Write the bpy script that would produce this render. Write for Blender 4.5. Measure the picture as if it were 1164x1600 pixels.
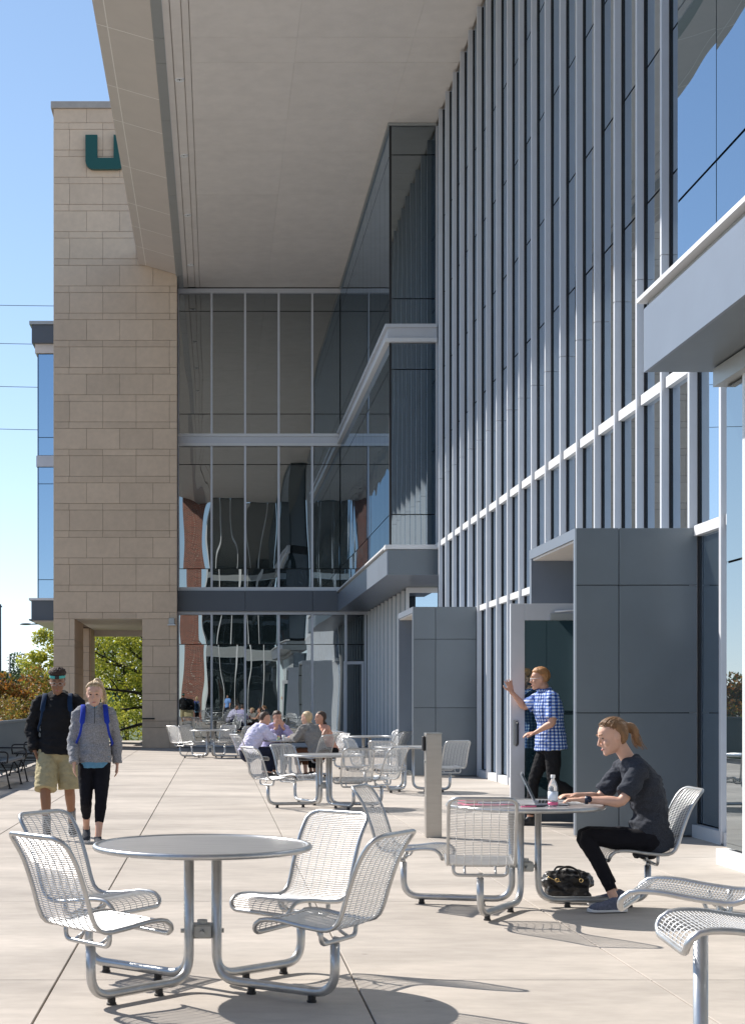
import bpy, bmesh, math, random
from mathutils import Vector, Matrix, Quaternion, noise
random.seed(7)
R = math.radians
scene = bpy.context.scene
for o in list(bpy.data.objects):
    bpy.data.objects.remove(o)

# ------------------------------------------------------------------ camera
cam_d = bpy.data.cameras.new('camera')
cam = bpy.data.objects.new('camera', cam_d)
scene.collection.objects.link(cam)
scene.camera = cam
cam.location = (0, 0, 1.45)
cam.rotation_euler = (R(90), 0, 0)
cam_d.sensor_fit = 'VERTICAL'
cam_d.sensor_height = 36
cam_d.lens = 2300 / 1600 * 36
cam_d.shift_x = 244 / 1600
cam_d.shift_y = 298 / 1600
cam_d.clip_start = 0.05
cam_d.clip_end = 3000

# ------------------------------------------------------------------ light
SUN = Vector((-.65, .57, .73)).normalized()          # towards the sun
w = bpy.data.worlds.new('World')
scene.world = w
w.use_nodes = True
nt = w.node_tree
sky = nt.nodes.new('ShaderNodeTexSky')
sky.sky_type = 'NISHITA'
sky.sun_disc = False
sky.sun_elevation = math.asin(SUN.z)
sky.sun_rotation = math.atan2(SUN.x, SUN.y)
sky.air_density = 0.6
sky.dust_density = 0.05
sky.ozone_density = 2.2
# soft shoulder on the sky's radiance, the same in every direction: c * 1.25 / (1 + .12 c)
_ma = nt.nodes.new('ShaderNodeVectorMath'); _ma.operation = 'MULTIPLY_ADD'
_ma.inputs[1].default_value = (.12, .12, .12); _ma.inputs[2].default_value = (1, 1, 1)
_dv = nt.nodes.new('ShaderNodeVectorMath'); _dv.operation = 'DIVIDE'
_sc = nt.nodes.new('ShaderNodeVectorMath'); _sc.operation = 'SCALE'; _sc.inputs['Scale'].default_value = 1.25
nt.links.new(sky.outputs[0], _ma.inputs[0]); nt.links.new(sky.outputs[0], _dv.inputs[0]); nt.links.new(_ma.outputs[0], _dv.inputs[1])
nt.links.new(_dv.outputs[0], _sc.inputs[0]); nt.links.new(_sc.outputs[0], nt.nodes['Background'].inputs[0])
nt.nodes['Background'].inputs[1].default_value = 0.115
sl = bpy.data.lights.new('sun', 'SUN')
sl.energy = 3.3
sl.angle = R(0.5)
sl.color = (1, .94, .86)
so = bpy.data.objects.new('sun', sl)
scene.collection.objects.link(so)
so.rotation_euler = (-SUN).to_track_quat('-Z', 'Y').to_euler()
so.location = (-20, 20, 30)
scene.view_settings.view_transform = 'Standard'
scene.view_settings.look = 'None'
scene.view_settings.gamma = 1
scene.view_settings.use_curve_mapping = False
scene.view_settings.exposure = 1.25

# ------------------------------------------------------------------ materials
def new_mat(name):
    m = bpy.data.materials.new(name)
    m.use_nodes = True
    return m, m.node_tree, m.node_tree.nodes['Principled BSDF']

def N(t, kind, **kw):
    n = t.nodes.new(kind)
    for k, v in kw.items():
        setattr(n, k, v)
    return n

def mat(name, col, rough=.6, metal=0, var=.0, scale=3, bump=0, bscale=60, rand=0, spec=.5, stain=0, stain_scale=.7,
        stretch=(1, 1, 1), coords='world', gum=False):
    """Principled material: colour varied by world-space noise, optional per-object tint, stains and fine relief."""
    m, t, p = new_mat(name)
    L = t.links.new
    if coords == 'world':
        src = N(t, 'ShaderNodeNewGeometry').outputs['Position']
    else:
        src = N(t, 'ShaderNodeTexCoord').outputs['Object']
    mp = N(t, 'ShaderNodeMapping')
    mp.inputs['Scale'].default_value = stretch
    L(src, mp.inputs[0])
    val = None
    def add_noise(sc, lo, hi, det=6):
        nonlocal val
        n = N(t, 'ShaderNodeTexNoise')
        n.inputs['Scale'].default_value = sc
        n.inputs['Detail'].default_value = det
        n.inputs['Roughness'].default_value = .62
        L(mp.outputs[0], n.inputs['Vector'])
        r = N(t, 'ShaderNodeMapRange')
        r.inputs['From Min'].default_value = .3
        r.inputs['From Max'].default_value = .7
        r.inputs['To Min'].default_value = lo
        r.inputs['To Max'].default_value = hi
        L(n.outputs[0], r.inputs[0])
        if val is None:
            val = r.outputs[0]
        else:
            mu = N(t, 'ShaderNodeMath', operation='MULTIPLY')
            L(val, mu.inputs[0]); L(r.outputs[0], mu.inputs[1])
            val = mu.outputs[0]
    if var:
        add_noise(scale, 1 - var, 1 + var)
    if stain:
        add_noise(stain_scale, 1 - stain, 1 + stain * .4, 3)
    if gum:
        v = N(t, 'ShaderNodeTexVoronoi'); v.inputs['Scale'].default_value = 1.3
        L(src, v.inputs['Vector'])
        r = N(t, 'ShaderNodeMapRange')
        r.inputs['From Min'].default_value = .018; r.inputs['From Max'].default_value = .035
        r.inputs['To Min'].default_value = .72; r.inputs['To Max'].default_value = 1
        L(v.outputs['Distance'], r.inputs[0])
        mu = N(t, 'ShaderNodeMath', operation='MULTIPLY')
        L(val, mu.inputs[0]); L(r.outputs[0], mu.inputs[1])
        val = mu.outputs[0]
    if rand:
        oi = N(t, 'ShaderNodeObjectInfo')
        r = N(t, 'ShaderNodeMapRange')
        r.inputs['To Min'].default_value = 1 - rand
        r.inputs['To Max'].default_value = 1 + rand
        L(oi.outputs['Random'], r.inputs[0])
        if val is None:
            val = r.outputs[0]
        else:
            mu = N(t, 'ShaderNodeMath', operation='MULTIPLY')
            L(val, mu.inputs[0]); L(r.outputs[0], mu.inputs[1])
            val = mu.outputs[0]
    c4 = (*col, 1)
    if val is not None:
        mx = N(t, 'ShaderNodeVectorMath', operation='SCALE')
        mx.inputs[0].default_value = col
        L(val, mx.inputs['Scale'])
        L(mx.outputs[0], p.inputs['Base Color'])
    else:
        p.inputs['Base Color'].default_value = c4
    p.inputs['Roughness'].default_value = rough
    p.inputs['Metallic'].default_value = metal
    p.inputs['Specular IOR Level'].default_value = spec
    if bump:
        n = N(t, 'ShaderNodeTexNoise')
        n.inputs['Scale'].default_value = bscale
        n.inputs['Detail'].default_value = 5
        L(mp.outputs[0], n.inputs['Vector'])
        b = N(t, 'ShaderNodeBump')
        b.inputs['Strength'].default_value = bump
        b.inputs['Distance'].default_value = .01
        L(n.outputs[0], b.inputs['Height'])
        L(b.outputs[0], p.inputs['Normal'])
    m.diffuse_color = c4
    return m

def glass_mat(name, tint=(.75, .85, .95), dark=(.012, .018, .02), base=.28, wave=.0, wscale=.5, see=0.0, ior=1.5, wstretch=(1, 1, .35)):
    """Coated facade glass: mirror-like reflection over a dark interior, gently wavy like toughened panes."""
    m, t, p = new_mat(name)
    L = t.links.new
    t.nodes.remove(p)
    out = t.nodes['Material Output']
    g = N(t, 'ShaderNodeBsdfGlossy'); g.inputs['Roughness'].default_value = .0
    g.inputs['Color'].default_value = (*tint, 1)
    d = N(t, 'ShaderNodeBsdfDiffuse'); d.inputs['Color'].default_value = (*dark, 1)
    inner = d.outputs[0]
    if see:
        tr = N(t, 'ShaderNodeBsdfTransparent'); tr.inputs['Color'].default_value = (.55, .68, .68, 1)
        ms = N(t, 'ShaderNodeMixShader'); ms.inputs[0].default_value = see
        L(d.outputs[0], ms.inputs[1]); L(tr.outputs[0], ms.inputs[2])
        inner = ms.outputs[0]
    f = N(t, 'ShaderNodeFresnel'); f.inputs['IOR'].default_value = ior
    r = N(t, 'ShaderNodeMapRange')
    r.inputs['To Min'].default_value = base; r.inputs['To Max'].default_value = 1
    L(f.outputs[0], r.inputs[0])
    mx = N(t, 'ShaderNodeMixShader')
    L(r.outputs[0], mx.inputs[0]); L(inner, mx.inputs[1]); L(g.outputs[0], mx.inputs[2])
    L(mx.outputs[0], out.inputs[0])
    if wave:
        geo = N(t, 'ShaderNodeNewGeometry')
        oi = N(t, 'ShaderNodeObjectInfo')
        mp = N(t, 'ShaderNodeMapping'); mp.inputs['Scale'].default_value = wstretch
        ad = N(t, 'ShaderNodeVectorMath', operation='MULTIPLY_ADD')
        cx = N(t, 'ShaderNodeCombineXYZ')
        L(oi.outputs['Random'], cx.inputs[0]); L(oi.outputs['Random'], cx.inputs[1])
        ad.inputs[1].default_value = (37, 11, 5)
        L(cx.outputs[0], ad.inputs[0]); L(geo.outputs['Position'], ad.inputs[2])
        L(ad.outputs[0], mp.inputs[0])
        n = N(t, 'ShaderNodeTexNoise'); n.inputs['Scale'].default_value = wscale; n.inputs['Detail'].default_value = 1.0
        L(mp.outputs[0], n.inputs['Vector'])
        b = N(t, 'ShaderNodeBump'); b.inputs['Strength'].default_value = 1; b.inputs['Distance'].default_value = wave
        L(n.outputs[0], b.inputs['Height']); L(b.outputs[0], g.inputs['Normal'])
    m.diffuse_color = (.1, .2, .3, 1)
    return m

def plaid_mat():
    m, t, p = new_mat('blue gingham cloth')
    L = t.links.new
    tc = N(t, 'ShaderNodeTexCoord')
    sp = N(t, 'ShaderNodeSeparateXYZ')
    L(tc.outputs['Object'], sp.inputs[0])
    def stripe(sock, k):
        a = N(t, 'ShaderNodeMath', operation='MULTIPLY'); a.inputs[1].default_value = k
        L(sock, a.inputs[0])
        s = N(t, 'ShaderNodeMath', operation='SINE'); L(a.outputs[0], s.inputs[0])
        g = N(t, 'ShaderNodeMath', operation='GREATER_THAN'); g.inputs[1].default_value = 0
        L(s.outputs[0], g.inputs[0])
        return g.outputs[0]
    ad0 = N(t, 'ShaderNodeMath', operation='ADD')
    L(sp.outputs[0], ad0.inputs[0]); L(sp.outputs[1], ad0.inputs[1])
    at = N(t, 'ShaderNodeMath', operation='ARCTAN2'); L(sp.outputs[0], at.inputs[0]); L(sp.outputs[1], at.inputs[1])
    a, b = stripe(at.outputs[0], 27), stripe(sp.outputs[2], 165)
    ad = N(t, 'ShaderNodeMath', operation='ADD'); L(a, ad.inputs[0]); L(b, ad.inputs[1])
    cr = N(t, 'ShaderNodeValToRGB')
    dv = N(t, 'ShaderNodeMath', operation='MULTIPLY'); dv.inputs[1].default_value = .5
    L(ad.outputs[0], dv.inputs[0]); L(dv.outputs[0], cr.inputs[0])
    cr.color_ramp.interpolation = 'CONSTANT'
    e = cr.color_ramp.elements
    e[0].position = 0; e[0].color = (.62, .67, .78, 1)
    e[1].position = .4; e[1].color = (.10, .20, .52, 1)
    e2 = cr.color_ramp.elements.new(.8); e2.color = (.012, .035, .19, 1)
    L(cr.outputs[0], p.inputs['Base Color'])
    p.inputs['Roughness'].default_value = .85
    return m

def brick_mat(name):
    m, t, p = new_mat(name)
    L = t.links.new
    tc = N(t, 'ShaderNodeNewGeometry')
    sp = N(t, 'ShaderNodeSeparateXYZ'); cb = N(t, 'ShaderNodeCombineXYZ')
    L(tc.outputs['Position'], sp.inputs[0])
    L(sp.outputs[0], cb.inputs[0]); L(sp.outputs[2], cb.inputs[1])
    b = N(t, 'ShaderNodeTexBrick')
    b.inputs['Color1'].default_value = (.30, .085, .05, 1); b.inputs['Color2'].default_value = (.16, .05, .035, 1)
    b.inputs['Mortar'].default_value = (.38, .33, .28, 1)
    b.inputs['Scale'].default_value = 1; b.inputs['Brick Width'].default_value = .21
    b.inputs['Row Height'].default_value = .075; b.inputs['Mortar Size'].default_value = .008
    L(cb.outputs[0], b.inputs[0]); L(b.outputs[0], p.inputs['Base Color'])
    p.inputs['Roughness'].default_value = .9
    return m

def leaf_mat(name, cols, rough=.6):
    """Leaf colour varies leaf by leaf; light passes through a little."""
    m, t, p = new_mat(name)
    L = t.links.new
    g = N(t, 'ShaderNodeNewGeometry')
    cr = N(t, 'ShaderNodeValToRGB')
    L(g.outputs['Random Per Island'], cr.inputs[0])
    els = cr.color_ramp.elements
    for i, c in enumerate(cols):
        pos = i / (len(cols) - 1)
        if i < 2:
            els[i].position = pos; els[i].color = (*c, 1)
        else:
            e = els.new(pos); e.color = (*c, 1)
    els[0].position = 0
    if len(cols) > 2:
        els[1].position = els[1].position
    L(cr.outputs[0], p.inputs['Base Color'])
    p.inputs['Roughness'].default_value = rough
    tl = N(t, 'ShaderNodeBsdfTranslucent'); L(cr.outputs[0], tl.inputs[0])
    mx = N(t, 'ShaderNodeMixShader'); mx.inputs[0].default_value = .4
    L(p.outputs[0], mx.inputs[1]); L(tl.outputs[0], mx.inputs[2])
    L(mx.outputs[0], t.nodes['Material Output'].inputs[0])
    return m

def cloth(name, col, var=.12, scale=25, bump=.25, bscale=120, rough=.9):
    return mat(name, col, rough, 0, var, scale, bump, bscale, coords='object', spec=.2)

M = {}
M['slab'] = mat('plaza concrete', (.415, .37, .325), .8, 0, .09, 7, .14, 45, rand=.05, stain=.27, stain_scale=.65, stretch=(.75, 1.6, 1), gum=True)
M['joint'] = mat('joint filler', (.24, .195, .16), .95, 0, .3, 20)
M['stone'] = mat('limestone', (.67, .51, .365), .88, 0, .05, 6, .2, 60, rand=.06, stain=.06, stain_scale=1.2)
M['mortar'] = mat('mortar', (.26, .19, .15), .95)
M['coping'] = mat('pale stone coping', (.40, .36, .32), .85, 0, .08, 5)
M['steel'] = mat('silver painted steel tube', (.50, .505, .505), .32, .80, .10, 14, .03, 200)
M['wire'] = mat('silver coated wire', (.64, .645, .65), .38, .6)
M['top'] = mat('brushed steel table top', (.68, .68, .685), .28, .75, .10, 5, .05, 300, stretch=(1, 6, 1))
M['inox'] = mat('stainless sheet', (.50, .475, .44), .34, .85, .05, 4, .04, 250, stretch=(1, 1, 8))
M['black'] = mat('black plastic', (.015, .015, .017), .4)
M['mull'] = mat('silver aluminium mullion', (.60, .615, .65), .40, .2, .03, 3)
M['white_alu'] = mat('white aluminium', (.70, .705, .71), .4, .1, .02, 3)
M['dark_panel'] = mat('dark grey metal panel', (.16, .185, .205), .36, .35, .04, 1.5, .5, 1.1, rand=.05)
M['fascia'] = mat('grey metal panel sunlit tone', (.21, .24, .29), .36, .3, .04, 1.5, .5, .9, rand=.03)  # same metal as dark_panel, with sunlight and sky blue put into its colour
M['charcoal'] = mat('charcoal metal band', (.10, .115, .135), .4, .2, .03, 2)
M['gasket'] = mat('black gasket', (.01, .01, .012), .6)
M['soffit'] = mat('taupe soffit panel', (.74, .69, .64), .6, .0, .05, 2.5, .05, 3, rand=.02, stain=.035, stain_scale=.8)
M['soffit_out'] = mat('outer soffit panel', (.60, .53, .475), .5, .05, .03, 2, rand=.02)
M['soffit_line'] = mat('soffit joint dark', (.55, .49, .44), .8)
M['soffit_line_l'] = mat('soffit joint light', (.85, .80, .74), .6)
M['trim'] = mat('metal edge trim', (.40, .415, .41), .38, .4, .03, 2)
M['glass_far'] = glass_mat('reflective glass far wall', (.80, .86, .88), (.010, .015, .016), .34, .0045, 1.0)
M['glass_main'] = glass_mat('blue facade glass', (.72, .84, .97), (.05, .066, .08), .60, .003, .6)
M['glass_bay'] = glass_mat('blue bay glass', (.70, .84, 1.0), (.012, .02, .028), .42, .004, .6)
M['glass_bayfront'] = glass_mat('dark bay glass', (.72, .82, .88), (.010, .015, .018), .32, .006, .8)
M['glass_door'] = glass_mat('door glass', (.6, .8, .85), (.02, .045, .055), .14, .003, .6)
M['glass_left'] = glass_mat('sky blue glass', (.62, .80, 1.0), (.02, .05, .10), .55, .002, .6)
M['glass_store'] = glass_mat('storefront glass', (.80, .87, .92), (.012, .02, .024), .40, .0015, .6)
M['green'] = mat('dark green letter', (.004, .075, .06), .4)
M['brick'] = brick_mat('red brick')
M['guard'] = mat('grey guard bars', (.13, .16, .185), .5, .3)
M['bench'] = mat('black bench metal', (.02, .021, .024), .42, .3)
M['white'] = mat('white plastic', (.78, .78, .78), .4)
M['lens'] = mat('lamp lens', (.85, .85, .82), .3)
M['bark'] = mat('dark bark', (.035, .026, .02), .95, 0, .3, 8, .5, 30)
M['pole'] = mat('street pole metal', (.10, .11, .12), .5, .4)
M['ground'] = mat('distant pavement', (.24, .23, .215), .95, 0, .2, .4)
M['lawn'] = mat('distant grass', (.07, .10, .03), .95, 0, .3, .3)
# ------------------------------------------------------------------ helpers
C = scene.collection

def props(o, label=None, cat=None, group=None, kind=None):
    if label: o['label'] = label
    if cat: o['category'] = cat
    if group: o['group'] = group
    if kind: o['kind'] = kind
    return o

def thing(name, label, cat, loc=(0, 0, 0), rz=0, group=None):
    o = bpy.data.objects.new(name, None)
    C.objects.link(o)
    o.location = loc
    o.rotation_euler = (0, 0, rz)
    o.empty_display_size = .2
    return props(o, label, cat, group)

def place(name, me, parent=None, loc=(0, 0, 0), rot=(0, 0, 0), mt=None):
    o = bpy.data.objects.new(name, me)
    C.objects.link(o)
    o.location = loc
    o.rotation_euler = rot
    if parent is not None:
        o.parent = parent
    return o

def finish(bm, name, m, smooth=False):
    me = bpy.data.meshes.new(name)
    bmesh.ops.recalc_face_normals(bm, faces=bm.faces)
    bm.to_mesh(me)
    bm.free()
    for x in (m if isinstance(m, (list, tuple)) else [m]):
        me.materials.append(x)
    if smooth:
        for p in me.polygons:
            p.use_smooth = True
    return me

def obj(name, bm, m, parent=None, smooth=False, loc=(0, 0, 0), rot=(0, 0, 0)):
    return place(name, finish(bm, name, m, smooth), parent, loc, rot)

def add_box(bm, x0, x1, y0, y1, z0, z1, bevel=0):
    v = [bm.verts.new((x, y, z)) for x in (x0, x1) for y in (y0, y1) for z in (z0, z1)]
    idx = [(0, 1, 3, 2), (4, 6, 7, 5), (0, 4, 5, 1), (2, 3, 7, 6), (0, 2, 6, 4), (1, 5, 7, 3)]
    fs = [bm.faces.new([v[i] for i in f]) for f in idx]
    if bevel:
        es = list({e for f in fs for e in f.edges})
        bmesh.ops.bevel(bm, geom=es, offset=bevel, segments=1, affect='EDGES')

_bc = {}
def box(name, m, x0, x1, y0, y1, z0, z1, parent=None, bevel=0):
    """A box standing at its own centre; alike boxes share one mesh."""
    dx, dy, dz = round(x1 - x0, 4), round(y1 - y0, 4), round(z1 - z0, 4)
    key = (name, m.name, dx, dy, dz, bevel)
    if key not in _bc:
        bm = bmesh.new()
        add_box(bm, -dx / 2, dx / 2, -dy / 2, dy / 2, -dz / 2, dz / 2, bevel)
        _bc[key] = finish(bm, name, m)
    return place(name, _bc[key], parent, ((x0 + x1) / 2, (y0 + y1) / 2, (z0 + z1) / 2))

def catmull(pts, n=6):
    """pts: list of tuples (any length); returns a denser smooth list."""
    out = []
    P = [Vector(p) for p in pts]
    for i in range(len(P) - 1):
        p0 = P[i - 1] if i else P[0] * 2 - P[1]
        p1, p2 = P[i], P[i + 1]
        p3 = P[i + 2] if i + 2 < len(P) else P[-1] * 2 - P[-2]
        for k in range(n):
            t = k / n
            out.append(.5 * ((2 * p1) + (p2 - p0) * t + (2 * p0 - 5 * p1 + 4 * p2 - p3) * t * t + (3 * p1 - p0 - 3 * p2 + p3) * t ** 3))
    out.append(P[-1])
    return out

def tube(bm, pts, rad, seg=10, side=None, caps=True, closed=False, round_caps=False):
    """Loft a circle/ellipse along pts. rad: number, or list of numbers or (along side, across)."""
    P = [Vector(p) for p in pts]
    n = len(P)
    if not isinstance(rad, (list, tuple)):
        rad = [rad] * n
    rad = [(r, r) if not isinstance(r, (list, tuple, Vector)) else (r[0], r[1]) for r in rad]
    rings = []
    prev = None
    for i in range(n):
        a = P[(i - 1) % n] if closed else P[max(0, i - 1)]
        b = P[(i + 1) % n] if closed else P[min(n - 1, i + 1)]
        t = (b - a)
        t = t.normalized() if t.length > 1e-9 else Vector((0, 0, 1))
        if side is not None:
            s = Vector(side)
        elif prev is not None:
            s = prev
        else:
            s = Vector((0, 0, 1)) if abs(t.z) < .9 else Vector((1, 0, 0))
        s = s - t * s.dot(t)
        if s.length < 1e-6:
            s = Vector((1, 0, 0)) - t * t.x
        s.normalize()
        prev = s
        u = t.cross(s)
        rings.append((P[i], s, u, t, rad[i]))
    if round_caps and not closed:
        def cap(r, sgn):
            p, s, u, t, (a, b) = r
            q = (a + b) / 2 * .8
            return [(p + t * sgn * q * math.sin(x), s, u, t, (a * math.cos(x), b * math.cos(x))) for x in (R(35), R(65))]
        rings = list(reversed(cap(rings[0], -1))) + rings + cap(rings[-1], 1)
    vr = []
    for p, s, u, t, (a, b) in rings:
        vr.append([bm.verts.new(p + s * (a * math.cos(2 * math.pi * k / seg)) + u * (b * math.sin(2 * math.pi * k / seg))) for k in range(seg)])
    m = len(vr)
    for i in range(m if closed else m - 1):
        A, B = vr[i], vr[(i + 1) % m]
        for k in range(seg):
            bm.faces.new((A[k], A[(k + 1) % seg], B[(k + 1) % seg], B[k]))
    if caps and not closed:
        bm.faces.new(list(reversed(vr[0])))
        bm.faces.new(vr[-1])

def bend(pts, r, n=5):
    """Round the corners of a polyline with radius r."""
    P = [Vector(p) for p in pts]
    out = [P[0]]
    for i in range(1, len(P) - 1):
        a, b, c = P[i - 1], P[i], P[i + 1]
        u = (a - b).normalized(); v = (c - b).normalized()
        ang = u.angle(v)
        d = min(r / math.tan(ang / 2), (a - b).length * .49, (c - b).length * .49)
        p, q = b + u * d, b + v * d
        for k in range(n + 1):
            t = k / n
            out.append(p * (1 - t) ** 2 + b * 2 * t * (1 - t) + q * t * t)
    out.append(P[-1])
    return out

def revolve(bm, prof, seg=32, cap=True):
    rings = []
    for r, z in prof:
        rings.append([bm.verts.new((r * math.cos(2 * math.pi * k / seg), r * math.sin(2 * math.pi * k / seg), z)) for k in range(seg)] if r > 1e-6
                     else [bm.verts.new((0, 0, z))])
    for a, b in zip(rings, rings[1:]):
        for k in range(seg):
            k2 = (k + 1) % seg
            if len(a) == 1 and len(b) > 1: bm.faces.new((a[0], b[k], b[k2]))
            elif len(b) == 1 and len(a) > 1: bm.faces.new((a[k], a[k2], b[0]))
            elif len(a) > 1: bm.faces.new((a[k], a[k2], b[k2], b[k]))

def ball(bm, c, r, seg=12, rings=8, rot=None):
    c = Vector(c)
    r = (r, r, r) if not isinstance(r, (tuple, list)) else r
    mtx = rot if rot is not None else Matrix.Identity(3)
    vs = []
    for i in range(1, rings):
        th = math.pi * i / rings
        vs.append([bm.verts.new(c + mtx @ Vector((r[0] * math.sin(th) * math.cos(2 * math.pi * k / seg), r[1] * math.sin(th) * math.sin(2 * math.pi * k / seg), r[2] * math.cos(th)))) for k in range(seg)])
    top = bm.verts.new(c + mtx @ Vector((0, 0, r[2]))); bot = bm.verts.new(c - mtx @ Vector((0, 0, r[2])))
    for k in range(seg):
        bm.faces.new((top, vs[0][k], vs[0][(k + 1) % seg]))
        bm.faces.new((bot, vs[-1][(k + 1) % seg], vs[-1][k]))
    for a, b in zip(vs, vs[1:]):
        for k in range(seg):
            bm.faces.new((a[k], b[k], b[(k + 1) % seg], a[(k + 1) % seg]))

# ------------------------------------------------------------------ ground
LV0, LV1 = 5.10, 4.45             # first-floor sill and underside of the bays
Z_SOF = 15.15                     # underside of the roof canopy
D_WALL = 48.7                     # far glass wall
g = box('ground', M['ground'], -900, 900, -300, 1800, -4.4, -4.0); g['kind'] = 'structure'
g = box('lawn', M['lawn'], -80, 60, 56.5, 160, -3.99, -.6); g['kind'] = 'structure'
pl = box('plaza', M['joint'], -4.40, 6.4, -3, 56.5, -.6, -.022); pl['kind'] = 'structure'
xs = [-4.40, -3.93, -2.38, -.83, .72, 2.27, 3.82, 5.37, 6.4]
y0 = 7.7 - 3.05 * 3
ys = [-3] + [y0 + 3.05 * k for k in range(20)]
ys = [y for y in ys if y < 56] + [56.5]
for i in range(len(xs) - 1):
    for j in range(len(ys) - 1):
        bm = bmesh.new()
        gx = .0048
        hx, hy = (xs[i + 1] - xs[i]) / 2 - gx, (ys[j + 1] - ys[j]) / 2 - .0025
        add_box(bm, -hx, hx, -hy, hy, -.03, 0, .003)
        o = obj('slab', bm, M['slab'], pl, loc=((xs[i] + xs[i + 1]) / 2, (ys[j] + ys[j + 1]) / 2, .273))
        o.location = ((xs[i] + xs[i + 1]) / 2, (ys[j] + ys[j + 1]) / 2, 0)
for o in pl.children:                       # children keep world places under the plaza's own centre
    o.location -= pl.location

# ------------------------------------------------------------------ stone tower
TX0, TX1, TY = -5.21, -1.25, 47.2
tower = thing('stone_tower', 'tall tan limestone tower with a ground-level passage and a green letter near its top', 'tower', (TX0, TY, 0))
def local(o, par):
    o.location -= par.location
    return o
def lbox(name, m, a, par, bevel=0):
    return local(box(name, m, *a, parent=par, bevel=bevel), par)
OX0, OX1, OZ = -4.53, -2.37, 4.14
# core (mortar coloured) behind the stones
lbox('core', M['mortar'], (TX0 + .03, OX0 - .03, TY + .03, 50.3, 0, OZ + .03), tower)
lbox('core', M['mortar'], (TX0 + .03, OX0 - .03, 53.2, 55.1, 0, OZ + .03), tower)
lbox('core', M['mortar'], (OX1 + .03, TX1 - .01, TY + .03, 55.1, 0, OZ + .03), tower)
lbox('core', M['mortar'], (TX0 + .03, TX1 - .01, TY + .03, 55.1, OZ + .034, 20.5), tower)
per, thin = .872, .21
def course(z0, z1, x_edges, row_x0=TX0, row_x1=TX1):
    e = [row_x0] + [x for x in x_edges if row_x0 + .12 < x < row_x1 - .12] + [row_x1]
    for a, b in zip(e, e[1:]):
        spans = [(a, b)]
        if z0 < OZ - .05:
            spans = []
            if a < OX0: spans.append((a, min(b, OX0)))
            if b > OX1: spans.append((max(a, OX1), b))
        for s, t in spans:
            if t - s < .1: continue
            j = random.uniform(-.002, .003)
            lbox('stone', M['stone'], (s + .004, t - .004, TY + j, TY + .09, z0 + .005, z1 - .005), tower, .004)
for k in range(-5, 19):
    zb = OZ + per * k
    x1s = [TX0 + 1.575 + 1.075 * (n - 1) for n in range(6)]
    course(max(0, zb), zb + thin, x1s) if zb + thin > .1 else None
    zt0, zt1 = max(0, zb + thin), min(20.5, zb + per)
    off = (.52, 1.06)[(k + 1) % 2]
    x2s = [TX0 + off + 1.065 * n for n in range(-1, 5)]
    if zt1 - zt0 > .1: course(zt0, zt1, x2s)
# passage jamb stones: left reveal (faces right) in two piers, and the faces of the second pier
for (ya, yb) in ((TY + .092, 50.3), (53.2, 55.1)):
    for k in range(-5, 0):
        zb = OZ + per * k
        for z0, z1 in ((max(zb, 0), zb + thin), (max(zb + thin, 0), zb + per)):
            if z1 - z0 < .1: continue
            lbox('stone', M['stone'], (OX0 - .04, OX0, ya + .004, yb - .004, z0 + .005, z1 - .005), tower, .004)
for k in range(-5, 0):
    zb = OZ + per * k
    for z0, z1 in ((max(zb, 0), zb + thin), (max(zb + thin, 0), zb + per)):
        if z1 - z0 < .1: continue
        lbox('stone', M['stone'], (TX0 + .03, OX0 - .045, 53.15, 53.198, z0 + .005, z1 - .005), tower, .004)
lbox('passage_ceiling', M['soffit'], (OX0, OX1, TY + .1, 55.05, OZ - .0, OZ + .03), tower)
lbox('lintel', M['soffit'], (OX0 + .01, OX1 - .01, 54.7, 55.05, OZ - .22, OZ - .001), tower)
lbox('coping', M['coping'], (TX0 - .08, TX1 + .05, TY - .06, 55.2, 20.5, 20.72), tower, .01)
# green letter U (thick solid letter with rounded outer corners)
bm = bmesh.new()
def ushape(w_, h_, a):
    r = .26
    o_ = [(0, h_), (0, r)] + [(r - r * math.cos(t), r - r * math.sin(t)) for t in (R(22), R(45), R(68))] + [(r, 0), (w_ - r, 0)] + \
         [(w_ - r + r * math.sin(t), r - r * math.cos(t)) for t in (R(22), R(45), R(68))] + [(w_, r), (w_, h_), (w_ - a, h_), (w_ - a, a * .95), (a, a * .95), (a, h_)]
    return o_
ol = ushape(1.28, 1.10, .38)
f0 = [bm.verts.new((x, 0, z)) for x, z in ol]
f1 = [bm.verts.new((x, .12, z)) for x, z in ol]
for i in range(len(ol)):
    j = (i + 1) % len(ol)
    bm.faces.new((f0[i], f0[j], f1[j], f1[i]))
for f_, rv in ((f0, False), (f1, True)):
    # concave outline: left arm, bottom bar and right arm filled separately
    nL = len(f_)
    left = [f_[0], f_[1], f_[2], f_[3], f_[4], f_[5], f_[14], f_[15]]
    mid = [f_[5], f_[6], f_[13], f_[14]]
    right = [f_[6], f_[7], f_[8], f_[9], f_[10], f_[11], f_[12], f_[13]]
    for q in (left, mid, right):
        bm.faces.new(list(reversed(q)) if rv else q)
obj('letter_u', bm, M['green'], tower, loc=(-4.17 - TX0, -.17, 18.50))
# wall light at the right of the passage
wl = thing('wall_light', 'small silver box light fixed on the stone tower right of the passage', 'light', (-1.42, TY - .002, 4.02))
bm = bmesh.new(); add_box(bm, -.09, .09, -.16, 0, -.06, .14, .01); obj('housing', bm, M['trim'], wl)
bm = bmesh.new(); add_box(bm, -.13, .13, -.2, 0, -.10, -.062, .008); obj('visor', bm, M['white_alu'], wl)
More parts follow.
